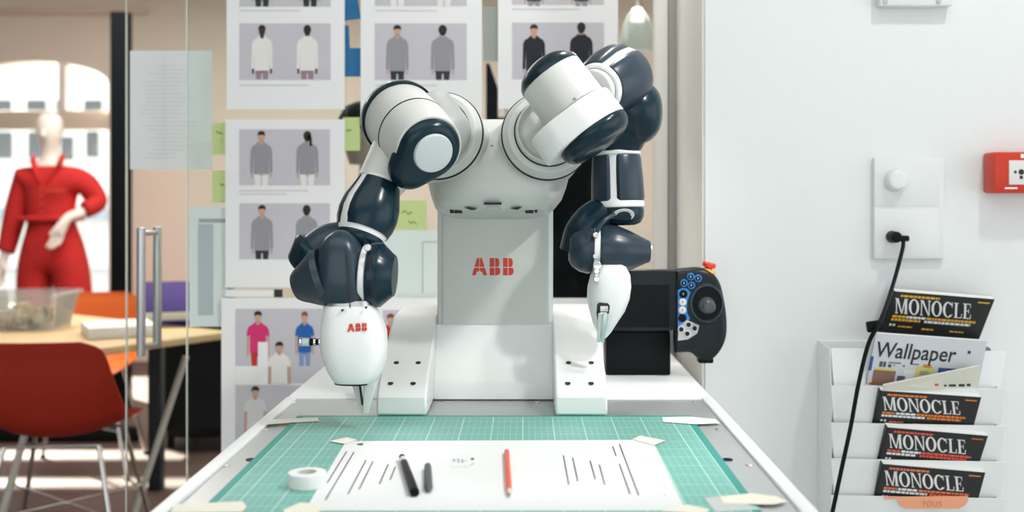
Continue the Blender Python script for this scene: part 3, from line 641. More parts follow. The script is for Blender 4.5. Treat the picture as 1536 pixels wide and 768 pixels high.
stroke([(676, 691), (682, 688), (680, 693), (688, 688), (687, 694), (694, 689), (693, 694), (700, 690)]); stroke([(675, 701), (690, 700), (704, 700)]); stroke([(706, 698), (711, 694)])
for x, y in ((961, 683), (972, 684), (969, 691), (980, 705), (985, 712), (976, 722), (990, 728), (995, 742)): stroke([(x, y), (x+4, y+2)], .0004)
b.poly([T(*p, LZ) for p in ((706, 687), (711, 686.5), (711, 690), (706, 690))]); b.poly([T(*p, LZ) for p in ((535, 665.5), (545, 664.5), (544, 668), (537, 668))])
tag(b.build('pencil_sketch', mat('pencil_grey', (.10, .10, .11), .8), pt, smooth=False), kind='stuff')
def tape(label, pts, z=.0030, mt=TAPE):
    b_ = MB(); b_.prism([T(x, y, z) for x, y in pts], (0, 0, .0003)); return tag(b_.build('masking_tape', mt, smooth=False), label, 'tape', 'tape strips on mat and paper')
tape('masking tape strip across the far left corner of the teal mat', [(395, 630), (434, 628), (476, 626.5), (479, 632), (436, 634), (397, 637)])
tape('masking tape strip across the far right corner of the teal mat', [(993, 626), (1032, 625), (1073, 629), (1080, 635), (1042, 636.5), (995, 633)])
tape('masking tape strip across the near right corner of the teal mat', [(1080, 745), (1128, 740), (1165, 745), (1182, 752), (1160, 757), (1085, 755)])
tape('masking tape strip across the near left corner of the teal mat', [(256, 769), (262, 757), (364, 752), (370, 760), (364, 768)])
tape('pointed masking tape on the far left corner of the pattern paper', [(494, 662), (520, 656), (536, 660), (517, 666)], .0032)
tape('pointed masking tape on the far right corner of the pattern paper', [(949, 659), (960, 653.5), (998, 661), (981, 668)], .0032)
tape('masking tape on the near left corner of the pattern paper', [(425, 765), (450, 754), (481, 756), (479, 770), (426, 770)], .0032)
tape('masking tape on the near right corner of the pattern paper', [(992, 767), (1030, 757), (1064, 764), (1060, 771)], .0032)
tape('broad clear tape next to the near right tape of the mat', [(1056, 747), (1084, 744), (1144, 764), (1074, 768)], .0027, glass('clear_tape', (.97, .98, .97), .1, .16))
# tape roll
q = T(461, 729, MZ); m = MB(); ro, ri, hh = .0248, .0135, .0185
m.lathe(q, (0, 0, 1), [(0, ri), (0, ro-.0008), (.0008, ro), (hh-.0008, ro), (hh, ro-.0008), (hh, ri), (0, ri)], 48)
tr = thing('tape_roll', 'roll of white tape standing on the mat beside the pattern paper', 'tape', q)
m.build('tape_body', mat('white_tape', (.80, .82, .80), .45), tr)
m = MB(); m.lathe(q, (0, 0, 1), [(.0004, ri-.0016), (.0004, ri-.0002), (hh+.0004, ri-.0002), (hh+.0004, ri-.0016), (.0004, ri-.0016)], 40); m.build('core', mat('card_core', (.72, .71, .67), .7), tr)
# pens
def rod(name, label, cat, p0, p1, segs, n=20):
    """segs: (name, material, [(t, r)...]) along p0->p1"""
    a, c = V(p0), V(p1); t = thing(name, label, cat, a)
    for nm, mt, pr in segs: m = MB(); m.lathe(a, c-a, pr, n); m.build(nm, mt, t, angle=30)
    return t
a, c = T(603, 685, MZ+.0060), T(622, 739, MZ+.0060); L = (c-a).length
rod('marker_pen', 'black marker with a pale band lying on the pattern paper', 'pen', a, c, [('cap', BLACKM, rnd(.012, .0042, .0046, .001)), ('band', mat('pen_band', (.66, .66, .60), .4), rnd(.020, .0046, .0052, .001, t0=.0125)), ('barrel', BLACK, rnd(L-.033, .0050, .0062, .002, t0=.033))])
a, c = T(641.5, 699, MZ+.0052), T(643, 736, MZ+.0052); L = (c-a).length
rod('pencil_stub', 'short dark grey pencil stub beside the black marker', 'pencil', a, c, [('stub_body', mat('dark_grey_paint', (.045, .05, .055), .4), [(0, 1e-5), (0, .0050), (L-.014, .0056), (L-.014, 1e-5)]), ('tip', mat('slate_tip', (.09, .095, .10), .5), [(L-.0138, 1e-5), (L-.0138, .0054), (L, .0008), (L, 1e-5)])], 6)
a, c = T(760, 677, MZ+.0042), T(764, 743, MZ+.0042); L = (c-a).length
rod('pencil', 'orange red pencil lying on the middle of the pattern paper', 'pencil', a, c, [('pencil_body', mat('orange_red_paint', (.80, .10, .035), .4), rnd(L-.022, .0037, .0037, .0008)), ('sharpened_wood', mat('pale_wood_tip', (.70, .60, .52), .6), [(L-.0218, 1e-5), (L-.0218, .0036), (L-.005, .0018), (L-.005, 1e-5)]), ('lead', mat('lead_grey', (.22, .21, .22), .5), [(L-.005, .0018), (L, .0006), (L, 1e-5)])], 12)
# ================================================================ ROBOT
rb = thing('robot', 'two-armed light grey and navy industrial robot standing on the workbench', 'robot', (-.0585, 2.08, TZ))
def part(mb, name, mt, par=rb, **k): return mb.build(name, mt, par, **k)
def s_(Y): return Y/F
# feet (left and right cheeks of the base)
def cheek(x0, x1):
    prof = [(1.866, 0), (1.866, .031), (1.871, .037), (1.902, .060), (2.10, .146), (2.30, .150), (2.30, 0)]
    m_ = MB(); m_.prism([(x0, y, TZ+z+.002) for y, z in prof], (x1-x0, 0, 0)); return m_
for x0, x1 in ((-.2565, -.1695), (.0515, .1415)):
    f = part(cheek(x0, x1), 'base_cheek', RW2, bevel=.004, angle=30)
    for dx in (.25, .70):
        for y, z, nz in ((1.890, .0512, None), (1.945, .0787, None)):
            m = MB(); q = V((x0+(x1-x0)*(dx+(.04 if y > 1.9 else 0)), y, TZ+z+.0022)); ax = V((0, -.4, .9))
            m.lathe(q, ax, [(0, 1e-5), (0, .0048), (.0006, .0048), (.0006, 1e-5)], 16); part(m, 'screw_hole', SEAM, f)
prof = [(2.018, 0), (2.018, .026), (2.021, .034), (2.031, .052), (2.044, .075), (2.058, .100), (2.070, .122), (2.076, .132), (2.25, .132), (2.25, 0)]
m = MB(); m.prism([(-.1693, y, TZ+z+.002) for y, z in prof], (.2206, 0, 0)); part(m, 'base_front', RW2, angle=30)
# column
def rrect(x0, x1, y0, y1, r, z, n=6):
    out = []
    for cx_, cy_, a in ((x1-r, y1-r, 0), (x0+r, y1-r, 90), (x0+r, y0+r, 180), (x1-r, y0+r, 270)):
        for i in range(n): t = R(a+90*i/(n-1)); out.append(V((cx_+r*math.cos(t), cy_+r*math.sin(t), z)))
    return out
cz0, cz1 = TZ+.1335, TZ+.385
m = MB(); m.rings([rrect(-.1695, .0535, 2.076, 2.27, .016, z) for z in (cz0, cz0+.02, cz1-.02, cz1)]); col = part(m, 'column', RW2)
m = MB(); fx0, fx1 = -.1630, .0470
m.rings([rrect(fx0, fx1, 2.0742, 2.10, .009, z) for z in (cz0+.0015, cz1-.03)]); part(m, 'front_panel', RW, angle=30)
LET, LW = mark_letters()
def logo(px, py, wpx, hpx, Y, par, nudge=(0, 0, 0), tilt=0.0):
    b_ = MB(); k = wpx/LW
    for p in LET: b_.prism([P(px+x*k, py-y*hpx+tilt*x*k, Y) for x, y in p], (0, .0008, 0))
    return b_.build('lettering', RED, par, smooth=False)
logo(708, 413, 62.5, 26, 2.0739, col)
# torso: stacked superelliptic slices
def tsec(xl, xr, py, yf, yb, e=3.2, Yref=2.03):
    a = P(xl, py, Yref); c = P(xr, py, Yref); mid_ = (a+c)/2; mid_.y = (yf+yb)/2
    return (mid_, V(((c.x-a.x)/2, 0, 0)), V((0, (yb-yf)/2, 0)), e)
m = MB()
m.loft([tsec(664, 820, 330, 2.075, 2.25, 5), tsec(660, 824, 326, 2.065, 2.26, 5), tsec(655, 829, 318, 2.02, 2.27, 5), tsec(650, 834, 313, 1.992, 2.275, 4.5), tsec(645, 844, 300, 1.978, 2.28, 4), tsec(640, 851, 282, 1.972, 2.28, 3.6), tsec(636, 857, 258, 1.980, 2.27, 3.4),
        tsec(634, 860, 235, 1.998, 2.26, 3.2), tsec(640, 850, 212, 2.028, 2.25, 3), tsec(666, 812, 192, 2.052, 2.24, 3), tsec(686, 794, 180, 2.062, 2.235, 3), tsec(690, 790, 176.5, 2.072, 2.225, 3)], 72)
tor = part(m, 'torso', RW, angle=60)
# underside vents and nameplate marks
for x0, x1, y0, y1, mt in ((675, 680, 312, 320, CHAR), (682, 693, 313, 320, CHAR), (788, 800, 313, 320, CHAR), (802, 806, 312, 319, CHAR)):
    m = MB(); a, c = P(x0, y0, 2.01), P(x1, y1, 2.01); m.box2((a.x, 2.005, c.z), (c.x, 2.03, a.z), .0008); part(m, 'vent_slot', mt, tor)
for pts in ([(697, 312), (703, 310.5), (715, 314), (708, 315.5)], [(766, 313), (776, 310.5), (783, 311), (776, 315)]):
    m = MB(); m.prism([P(x, y, 1.9862) for x, y in pts], (0, .02, 0)); part(m, 'lamp_slot', CHAR, tor)
m = MB(); a, c = P(726, 304, 1.975), P(752, 307, 1.975); m.box2((a.x, 1.9715, c.z), (c.x, 1.99, a.z), .0006); part(m, 'nameplate', CHAR, tor)
m = MB()
arc = [P(739-11*math.cos(PI*i/10), 315-6.5*math.sin(PI*i/10), 1.981) for i in range(11)]; m.tube(arc, .0006, 6); part(m, 'cover_mark', mat('mark_grey', (.36, .37, .37), .6), tor)
m = MB(); m.lathe(P(738, 221, 2.03), (0, -1, 0), [(0, 1e-5), (0, .0035), (.012, .0035), (.012, 1e-5)], 12); part(m, 'screw_hole', SEAM, tor)
# --- shoulders
def shoulder(px, py, ax):
    ax = V(ax).normalized(); c0 = P(px, py, 2.005)
    m_ = MB(); m_.lathe(c0-ax*.08, ax, rnd(.096, .082, .082, .0015), 56); f_ = part(m_, 'shoulder_ring', RW)
    m_ = MB(); m_.lathe(c0, ax, [(.0150, .05), (.0150, .0834), (.0178, .0834), (.0178, .05)], 56); part(m_, 'seam', SEAM, f_)
    m_ = MB(); m_.lathe(c0, ax, rnd(.020, .0815, .074, .003, t0=.018), 56); part(m_, 'shoulder_cover', RW)
    m_ = MB(); m_.lathe(c0, ax, [(.0375, .03), (.0375, .0628), (.0402, .0628), (.0402, .03)], 56); part(m_, 'seam', SEAM, f_)
    m_ = MB(); m_.lathe(c0, ax, [(.0402, 1e-5), (.0402, .0605), (.050, .0610), (.0565, .0595), (.058, .0575), (.0565, .0555), (.0450, .0515), (.0414, .047), (.0410, 1e-5)], 56); return part(m_, 'shoulder_hub', RW), c0+ax*.075
_, hubL = shoulder(662, 207, (-.16, -.93, .20))
_, hubR = shoulder(817, 208, (.14, -.93, .20))
def basis(p0, p1, toward=V((0, -1, 0))):
    """axis p0->p1; v points towards the camera, u to the side"""
    ax = (V(p1)-V(p0)).normalized(); v = (toward-ax*toward.dot(ax)).normalized(); return ax, v.cross(ax), v
# --- arm on the left of the picture -----------------------------------------------------
Cb, Cf = P(597, 175, 1.93), P(646, 226, 1.80)
ax2 = (Cf-Cb).normalized(); L2 = (Cf-Cb).length
m = MB(); m.lathe(Cb, ax2, [(-.026, 1e-5), (-.026, .030), (-.022, .046), (-.014, .060), (-.004, .0680), (.008, .0700), (.013, .0695), (.013, 1e-5)], 56); part(m, 'end_cap', RD)
m = MB(); m.lathe(Cb, ax2, rnd(L2*.50-.009, .0655, .0650, .0012, t0=.012), 56); up = part(m, 'upper_arm', RW)
m = MB(); m.lathe(Cb, ax2, [(L2*.50+.0036, .03), (L2*.50+.0036, .0655), (L2*.50+.0052, .0655), (L2*.50+.006, .03)], 56); part(m, 'seam', SEAM, up)
# shell that joins the hub to the upper arm
K0, K1 = P(632, 169, 1.945), P(658, 204, 1.925); axk = (K1-K0).normalized(); Lk = (K1-K0).length
m = MB(); m.lathe(K0, axk, [(0, 1e-5), (0, .056), (.004, .060)]+[(Lk+.048*math.sin(PI/2*i/8), max(1e-5, .060*math.cos(PI/2*i/8)**.8)) for i in range(9)], 44); part(m, 'shoulder_link', mat('robot_grey_in_shade', (.34, .355, .345), .42))  # darker grey puts the flank's shade into its colour
m = MB(); m.lathe(Cb, ax2, rnd(L2*.42, .0650, .0585, .0015, t0=L2*.50+.0058), 56); lk = part(m, 'elbow_housing', RW)
# elbow link leaving the housing, down to the forearm
A0, A1 = P(622, 199, 1.908), P(567, 279, 1.848)
axn, un, vn = basis(A0, A1)
m = MB(); m.loft([(A0.lerp(A1, t), un*ru, vn*rv, 2.0+.6*min(1, t)) for t, ru, rv in ((0, .026, .026), (.2, .043, .038), (.5, .050, .041), (.75, .044, .041), (1.0, .0385, .039), (1.05, .038, .038))], 44); part(m, 'elbow_link', RW)
# dark teardrop cover with the light disc
uu = (V((0, 0, 1))-ax2*ax2.z).normalized(); vv = ax2.cross(uu)
wdir = V((-.65, 0, -.76)); wdir = (wdir-ax2*wdir.dot(ax2)).normalized(); wx, wy = wdir.dot(uu), wdir.dot(vv)
out = hull_circles([(0, 0, .0545), (wx*.045, wy*.045, .036)])
m = MB(); m.pillow(out, Cb, uu, vv, ax2, [(L2*.86, .004), (L2*.86, .0), (L2*.92, -.0012), (L2*.985, .001), (L2*1.03, .0055), (L2*1.06, .0125), (L2*1.068, .022)]); cv = part(m, 'joint_cover', RD)
m = MB(); m.lathe(Cb+ax2*(L2*1.058), ax2, rnd(.006, .0345, .0335, .002), 48); part(m, 'cover_disc', mat('disc_grey', (.52, .57, .57), .4), cv)
# forearm sleeve: light core with two dark covers and a light stripe between them
B0, B1 = P(570, 270, 1.843), P(541, 354, 1.81)
axf, uf, vf = basis(B0, B1); Lf = (B1-B0).length
cp = [(0, .033), (.02, .038), (.045, .0455), (.065, .0475), (.085, .045), (Lf, .0405)]
m = MB(); m.lathe(B0, axf, [(0, 1e-5)]+cp+[(Lf, 1e-5)], 48, ref=uf); part(m, 'forearm_core', RW2)
cpp = [(.006, .0375), (.02, .0415), (.045, .0490), (.065, .0510), (.082, .0490), (Lf-.008, .0445)]
# angles: u = 0, towards camera = 90 deg
sgn = 1 if uf.x > 0 else -1
def ang(a): return R(a) if sgn > 0 else R(180-a)
fr_u, fr_v = frame(axf, uf); flip = 1 if fr_v.dot(vf) > 0 else -1
def pan(p0, ax, prof, a_from, a_to, th, nm, mt, par=rb, ref=uf, k=26):
    m_ = MB(); f_ = 1 if frame(ax, ref)[1].y < 0 else -1
    a, c = f_*ang(a_from), f_*ang(a_to); m_.panel(p0, ax, prof, min(a, c), max(a, c), th, k, ref=ref); return part(m_, nm, mt, par)
pan(B0, axf, cpp, -120, 128, .0035, 'forearm_cover', RD)
pan(B0, axf, cpp, 149, 232, .0035, 'forearm_cover', RD)
# elbow joint below and the slim neck swinging to the wrist
m = MB(); m.lathe(B1, axf, [(-.001, 1e-5), (-.001, .0395), (.006, .0405), (.014, .038), (.022, .030), (.028, .016), (.029, 1e-5)], 44); part(m, 'wrist_ring', RD)
m = MB(); pts = spline([P(536, 358, 1.81), P(516, 362, 1.815), P(492, 372, 1.82), P(474, 390, 1.82)], 6)
rr_ = [.026+.016*math.sin(PI*.5*i/(len(pts)-1)) for i in range(len(pts))]; m.tube(pts, rr_, 28); part(m, 'wrist_link', RD2)
m = MB(); ctr = P(480, 374, 1.815); axw = V((-.70, .05, -.70)).normalized(); m.lathe(ctr, axw, rnd(.048, .044, .034, .012), 40); part(m, 'wrist_cap', RD)
# wrist: domed body, cone caps on each side
wa = V((1, -.04, -.05)).normalized(); wc = P(512, 405, 1.765)
m = MB(); sec = []
for py, xl, xr, d_, e in ((452, 480, 548, .036, 3), (446, 477, 550, .041, 3.2), (420, 476, 549, .043, 3), (385, 478, 546, .043, 2.8), (368, 482, 541, .040, 2.6), (356, 489, 533, .034, 2.5), (348, 499, 524, .022, 2.3), (345, 507, 516, .008, 2)):
    a, c = P(xl, py, 1.765), P(xr, py, 1.765); sec.append(((a+c)/2, (c-a)/2, V((0, d_, 0)), e))
m.loft(sec, 44); ws = part(m, 'wrist_body', RD2)
m = MB(); a = P(517, 346, 1.7245); pts = [P(517+8*t, 346+116*t, 1.765-.0435*(1-(1-min(1, t*2.2))**2)**.5-.0003) for t in [i/14 for i in range(15)]]; m.tube(pts, .0009, 6); part(m, 'seam', SEAM, ws)
m = MB(); m.lathe(P(489, 415, 1.768), V((-.94, .04, -.32)), [(0, 1e-5), (0, .048), (.010, .0495), (.030, .037), (.048, .0265), (.054, .0215), (.0555, .018), (.0555, 1e-5)], 44); part(m, 'wrist_cap', RD2)
m = MB(); m.lathe(P(544, 413, 1.775), wa, rnd(.011, .051, .051, .003), 44); part(m, 'wrist_band', RW2)
m = MB(); m.lathe(P(552, 372, 1.735), V((0, -1, .1)), rnd(.008, .0065, .0055, .001), 20); part(m, 'latch', STEEL)
m = MB(); m.box(P(556, 415, 1.724), (.008, .004, .07), .0015, 0, Matrix.Rotation(R(-4), 3, 'Y')); part(m, 'latch_slot', CHAR)
m = MB(); m.lathe(P(556, 412, 1.775), wa, [(0, 1e-5), (0, .0535), (.004, .0545), (.019, .052), (.036, .036), (.040, .033), (.041, 1e-5)], 44); part(m, 'wrist_cap', RD)
# gripper
m = MB(); sec = []
GYc = 1.765
for py, xl, xr, d_, e in ((449, 491, 559, .035, 3), (457, 490, 560, .037, 3), (456.5, 489, 561, .0375, 3.4), (459, 487.5, 562, .0395, 3.4), (474, 484.5, 571, .042, 3.4), (496, 482, 579, .045, 3.4), (520, 482.5, 580.5, .046, 3.4), (540, 487, 579, .045, 3.2), (556, 493, 574, .042, 3), (566, 499, 568, .039, 3), (571, 503, 562, .036, 3)):
    a, c = P(xl, py, GYc), P(xr, py, GYc); sec.append(((a+c)/2, (c-a)/2, V((0, d_, 0)), e))
m.loft(sec[2:], 52); gr = part(m, 'gripper', RW2)
m = MB(); m.loft(sec[:2]+[sec[1]], 52); part(m, 'gripper_collar', STEEL)
m = MB(); a, c = P(503, 571.5, GYc), P(556, 572.5, GYc); m.loft([((a+c)/2, (c-a)/2, V((0, .034, 0)), 3), ((a+c)/2-V((0, 0, .002)), (c-a)/2, V((0, .033, 0)), 3)], 40); part(m, 'gripper_base', CHAR, gr)
FING = mat('finger_grey', (.66, .68, .67), .3)
for top_, bot_, w0, w1, dy in (((534, 571), (545, 619), 14, 8, .008), ((556, 571), (549, 619), 21, 8, -.012)):
    secs = []
    for t in (0, .3, .6, .85, 1):
        c = P(top_[0]+(bot_[0]-top_[0])*t, top_[1]+(bot_[1]-top_[1])*t, GYc+dy*(1-t*.6)); wd = (w0+(w1-w0)*t)/2*s_(GYc)
        secs.append((c, V((wd, 0, 0)), V((0, .009-.004*t, 0)), 5))
    m = MB(); m.loft(secs, 28); part(m, 'finger', FING, angle=30)
m = MB(); m.box(P(541.5, 590, GYc-.006), (.003, .006, .038), .001, 0, Matrix.Rotation(R(-8), 3, 'Y')); part(m, 'finger_gap', SEAM)
for x, y in ((514, 465), (549.5, 461)): m = MB(); m.lathe(P(x, y, GYc-.0402), V((0, -1, 0)), [(0, 1e-5), (0, .0018), (.0052, .0018), (.0052, 1e-5)], 12); part(m, 'screw_hole', SEAM, gr)
logo(521, 498, 29.5, 12, GYc-.0452, gr, tilt=-.06)
af = MB(); af.lathe(P(483, 513, 1.765), (-1, 0, 0), rnd(.005, .0075, .0075, .001), 16); fit = part(af, 'air_fitting', CHROME)
for t0, L_, r_, mt in ((.0052, .004, .0052, BLACK), (.0094, .004, .0078, CHROME), (.0136, .006, .0060, BLACK), (.020, .012, .0068, mat('fitting_clear', (.70, .74, .75), .3)), (.0322, .004, .0075, CHROME)):
    m = MB(); m.lathe(P(483, 513, 1.765), (-1, 0, 0), rnd(L_, r_, r_, .0008, t0=t0), 16); m.build('fitting_ring', mt, fit)
# --- arm on the right of the picture ----------------------------------------------------
Da, Dd = P(824, 112, 1.865), P(889, 200, 1.845)
axr = (Dd-Da).normalized(); Lr = (Dd-Da).length
m = MB(); m.lathe(Da, axr, [(-.029, 1e-5), (-.028, .020), (-.023, .036), (-.014, .049), (-.004, .0565), (.004, .0585), (.004, 1e-5)], 56); part(m, 'end_cap', RD)
m = MB(); m.lathe(Da, axr, rnd(Lr*.58, .0575, .0590, .0025, t0=.003), 56); ur = part(m, 'upper_arm', RW)
m = MB(); m.lathe(Da, axr, [(Lr*.58+.002, .03), (Lr*.58+.002, .0575), (Lr*.58+.005, .0575), (Lr*.58+.005, .03)], 56); part(m, 'seam', SEAM, ur)
uh = (V((-.70, -.05, -.72))-axr*V((-.70, -.05, -.72)).dot(axr)).normalized(); vh = axr.cross(uh)
m = MB(); m.pillow(hull_circles([(0, 0, .0655), (.036, .0, .058)]), Da, uh, vh, axr, [(Lr*.58+.0042, .004), (Lr*.58+.0050, .001), (Lr*.58+.008, 0), (Lr-.003, -.001), (Lr-.001, 0), (Lr, .003)]); part(m, 'elbow_housing', RW2)
m = MB(); m.lathe(Dd, axr, [(-.001, 1e-5), (-.001, .0655), (.003, .0675), (.012, .0660), (.021, .060), (.026, .052), (.0275, .047), (.0275, 1e-5)], 56); part(m, 'joint_cover', RD)
m = MB(); Dm = Da+axr*(Lr*.76); sec = []
ud = V((.62, 0, -.5)).normalized()
for i in range(7):
    t = i/6; c = Dm.lerp(hubR+V((.004, .0, -.006)), t); sec.append((c, axr*(.026+.016*t), V((-.55, -.62, .5)).normalized()*(.055-.005*t), 3))
m.loft(sec, 40); part(m, 'shoulder_link', RW)
for z, x in ((0, 0),):
    m = MB(); m.box(Da.lerp(Dd, .50)+V((.004, -.0605, .004)), (.005, .002, .003), .0005); m.box(Da.lerp(Dd, .56)+V((.008, -.063, -.002)), (.006, .002, .003), .0005); tag(part(m, 'engraved_mark', mat('mark_grey', (.36, .37, .37), .6), ur), kind='stuff')
# sideways link to the rear elbow
E0, E1 = P(889, 137, 1.885), P(937, 114, 1.985)
axe, ue, ve = basis(E0, E1, V((0, 0, 1))); Le = (E1-E0).length
m = MB(); m.lathe(E0, axe, rnd(Le*.24, .038, .036, .004), 44); part(m, 'elbow_link', RW)
m = MB(); m.lathe(E0, axe, [(Le*.22, 1e-5), (Le*.22, .034), (Le*.12, .038), (Le*.12, .0435), (Le*.16, .0455), (Le*.24, .0475), (Le*.6, .0560), (Le*.9, .0565), (Le*1.0, .0545), (Le*1.0, 1e-5)], 48); part(m, 'forearm_core', RW2)
def pan2(p0, ax, prof, a, c, th, nm, mt, ref, k=26):
    m_ = MB(); m_.panel(p0, ax, prof, R(a), R(c), th, k, ref=ref); return part(m_, nm, mt)
pe = [(Le*.18, .0490), (Le*.26, .0530), (Le*.6, .0615), (Le*.85, .0630), (Le*.95, .0600)]
refE = V((.42, -.1, .9))
pan2(E0, axe, pe, 8, 176, .0035, 'forearm_cover', RD2, refE); pan2(E0, axe, pe, 184, 352, .0035, 'forearm_cover', RD2, refE)
# rear elbow
G0, G1 = P(930, 168, 1.995), P(993, 168, 1.985)
axg = (G1-G0).normalized(); Lg = (G1-G0).length
m = MB(); m.lathe(G0, axg, [(-.02, 1e-5), (-.02, .046), (-.01, .056), (.010, .0610), (.028, .0610), (.044, .0580), (.056, .052), (.066, .043), (.072, .034), (.0755, .024), (.0775, .012), (.078, 1e-5)], 52); ej = part(m, 'elbow_joint', RD)
m = MB(); m.lathe(G0, axg, [(.030, .05), (.030, .0614), (.0316, .0614), (.0316, .05)], 52); part(m, 'seam', SEAM, ej)
S0, S1 = P(924.5, 226, 2.0), P(927.5, 312, 1.995)
axs, us, vs_ = basis(S0, S1); Ls = (S1-S0).length
g = P(940, 178, 1.998)
m = MB(); m.loft([(g.lerp(S0, t), V((r, 0, .0)), V((0, r, 0)), 2.2) for t, r in ((0, .052), (.35, .053), (.7, .049), (.95, .0455), (1.02, .044))], 40); part(m, 'elbow_link', RD)
m = MB(); m.lathe(S0, axs, [(-.002, 1e-5), (-.002, .043), (.002, .0445), (.008, .0445), (.010, .0415), (Ls-.016, .0445), (Ls-.010, .0480), (Ls-.002, .0480), (Ls, .046), (Ls, 1e-5)], 48, ref=us); part(m, 'forearm_core', RW2)
pp_ = [(.010, .0430), (.014, .0450), (Ls*.5, .0478), (Ls-.018, .0490), (Ls-.012, .0470)]
us_sign = 1 if us.x > 0 else -1; ff = 1 if frame(axs, us)[1].y < 0 else -1
def pan3(a0, a1, nm):
    a0, a1 = (a0, a1) if us_sign > 0 else (180-a0, 180-a1); a, c = sorted((ff*R(a0), ff*R(a1))); m_ = MB(); m_.panel(S0, axs, pp_, a, c, .004, 26, ref=us); part(m_, nm, RD2)
pan3(-85, 97, 'forearm_cover'); pan3(112, 265, 'forearm_cover')
# swan neck to the wrist
m = MB(); n0 = S1; m.lathe(n0, axs, [(-.001, 1e-5), (-.001, .0455), (.006, .0475), (.018, .0460), (.028, .040), (.032, .030), (.032, 1e-5)], 44); part(m, 'wrist_ring', RD)
m = MB(); m.lathe(P(935, 322, 1.953), V((.1, -1, -.45)), [(0, 1e-5), (0, .020), (.003, .020), (.003, .013), (.001, .012), (.001, .008), (.003, .007), (.003, 1e-5)], 28, su=1.0, sv=.6); part(m, 'service_port', RW)
m = MB(); pts = spline([P(908, 318, 1.985), P(890, 330, 1.98), P(877, 350, 1.98), P(872, 376, 1.985)], 6)
rr_ = [.030+.010*i/(len(pts)-1) for i in range(len(pts))]; m.tube(pts, rr_, 28); part(m, 'wrist_link', RD)
hx = V((1, .0, -.04)).normalized(); hc = P(890, 374, 1.965)
m = MB(); m.lathe(hc, -hx, [(.002, 1e-5), (.002, .042), (.008, .0445), (.024, .041), (.038, .032), (.044, .022), (.045, 1e-5)], 44); part(m, 'wrist_cap', RD2)
m = MB(); m.lathe(hc, hx, rnd(.012, .0435, .0435, .002, t0=-.001), 44); part(m, 'wrist_band', RW2)
m = MB(); m.lathe(hc, hx, [(.011, 1e-5), (.011, .0455), (.016, .0475), (.042, .0450), (.070, .034), (.096, .0215), (.101, .0200), (.103, .0175), (.103, 1e-5)], 48); part(m, 'wrist_cap', RD2)
m = MB(); m.lathe(hc, hx, [(.1025, .012), (.1025, .0170), (.1045, .0165), (.1045, .012)], 32); part(m, 'cap_rim', STEEL)
m = MB(); m.tube(spline([P(921, 322, 1.945), P(906, 331, 1.930), P(895, 347, 1.925)], 6), .0045, 12); part(m, 'wrist_bracket', RD2)
for y in (352, 384): m = MB(); m.lathe(P(893, y, 1.928), V((0, -1, 0)), rnd(.010, .006, .005, .001), 16); part(m, 'latch', STEEL)
# hand
HY = 1.945; m = MB(); sec = []
for py, xl, xr, d_, e in ((396, 899, 933, .026, 2.4), (400, 893, 939, .034, 2.5), (412, 886, 945, .042, 2.6), (430, 881.5, 946.5, .044, 2.6), (448, 880.5, 944, .043, 2.6), (466, 884, 937, .040, 2.6), (484, 889, 925, .035, 2.6), (498, 895, 916, .028, 2.5), (505, 898, 910, .020, 2.3)):
    a, c = P(xl, py, HY), P(xr, py, HY); sec.append(((a+c)/2, (c-a)/2, V((0, d_, 0)), e))
m.loft(sec, 48); hd = part(m, 'gripper', RW2)
m = MB(); pts = [P(x, y, HY-.0438+.00022*(y-455)) for x, y in ((896, 457), (899, 454), (912, 455), (915, 459), (913, 473), (908, 486), (897, 482), (895, 470))]; m.prism(pts, (0, .01, 0)); part(m, 'finger_slot', SEAM, hd, bevel=.0008)
m = MB(); m.box(P(906, 463, HY-.0440), (.014, .006, .010), .001); m.box(P(905, 470, HY-.0450), (.012, .005, .005), .001); part(m, 'finger_carriage', STEEL, hd)
for x0, x1, dz in ((902, 897.5, 0), (909, 903.5, -.004)):
    secs = []
    for t in (0, .4, .8, 1):
        c = P(x0+(x1-x0)*t, 470+43*t, HY-.049+.012*t+dz); wd = (9-4*t)/2*s_(HY); secs.append((c, V((wd, 0, 0)), V((0, .006-.002*t, 0)), 5))
    m = MB(); m.loft(secs, 24); part(m, 'finger', CHROME if dz else FING, angle=30)
m = MB(); m.lathe(P(896, 399, HY-.030), V((-.1, -1, .2)), rnd(.010, .0085, .0075, .0015), 20); ft = part(m, 'air_fitting', CHROME)
for y, r in ((407, .005), (413, .004), (419, .0055)): m = MB(); m.lathe(P(895, y, HY-.036), V((-.1, -1, .1)), rnd(.008, r, r*.9, .001), 16); m.build('fitting_ring', STEEL if r < .005 else CHROME, ft)
m = MB(); m.box(P(942.5, 436, HY-.018), (.002, .006, .008), .0005); part(m, 'lettering', RED, hd)
# ================================================================ HAND CONTROLLER
cr = thing('controller_box', 'black box stand at the back of the workbench holding the robot controller', 'box', (P(958, 0, 2.30).x, 2.30, TZ))
q0, q1 = P(909, 497, 2.285), P(1006, 559, 2.285)
m = MB(); m.box2((q0.x, 2.285, TZ+.002), (q1.x, 2.365, q0.z), .004); m.build('box_body', BLACK, cr)
m = MB(); m.box2((q0.x-.002, 2.282, q0.z+.0002), (q1.x+.002, 2.366, q0.z+.005), .0015); m.build('lid', CHAR, cr)
YC = 2.262
tp = thing('hand_controller', 'black robot hand controller with blue and white keys, propped on the black box', 'controller', (P(1000, 0, YC).x, YC, P(0, 496, YC).z))
q0, q1 = P(903, 404.5, YC), P(1018, 495, YC)
m = MB(); m.box2((q0.x, YC-.012, q1.z), (q1.x, YC+.026, q0.z), .005); tb_ = m.build('tablet', CHAR, tp)
a, c = P(909, 427, YC-.012), P(1004, 491, YC-.012)
m = MB(); m.box2((a.x, YC-.0128, c.z), (c.x, YC-.010, a.z), .0006); m.build('screen', BLACK, tb_)
k = YC/F
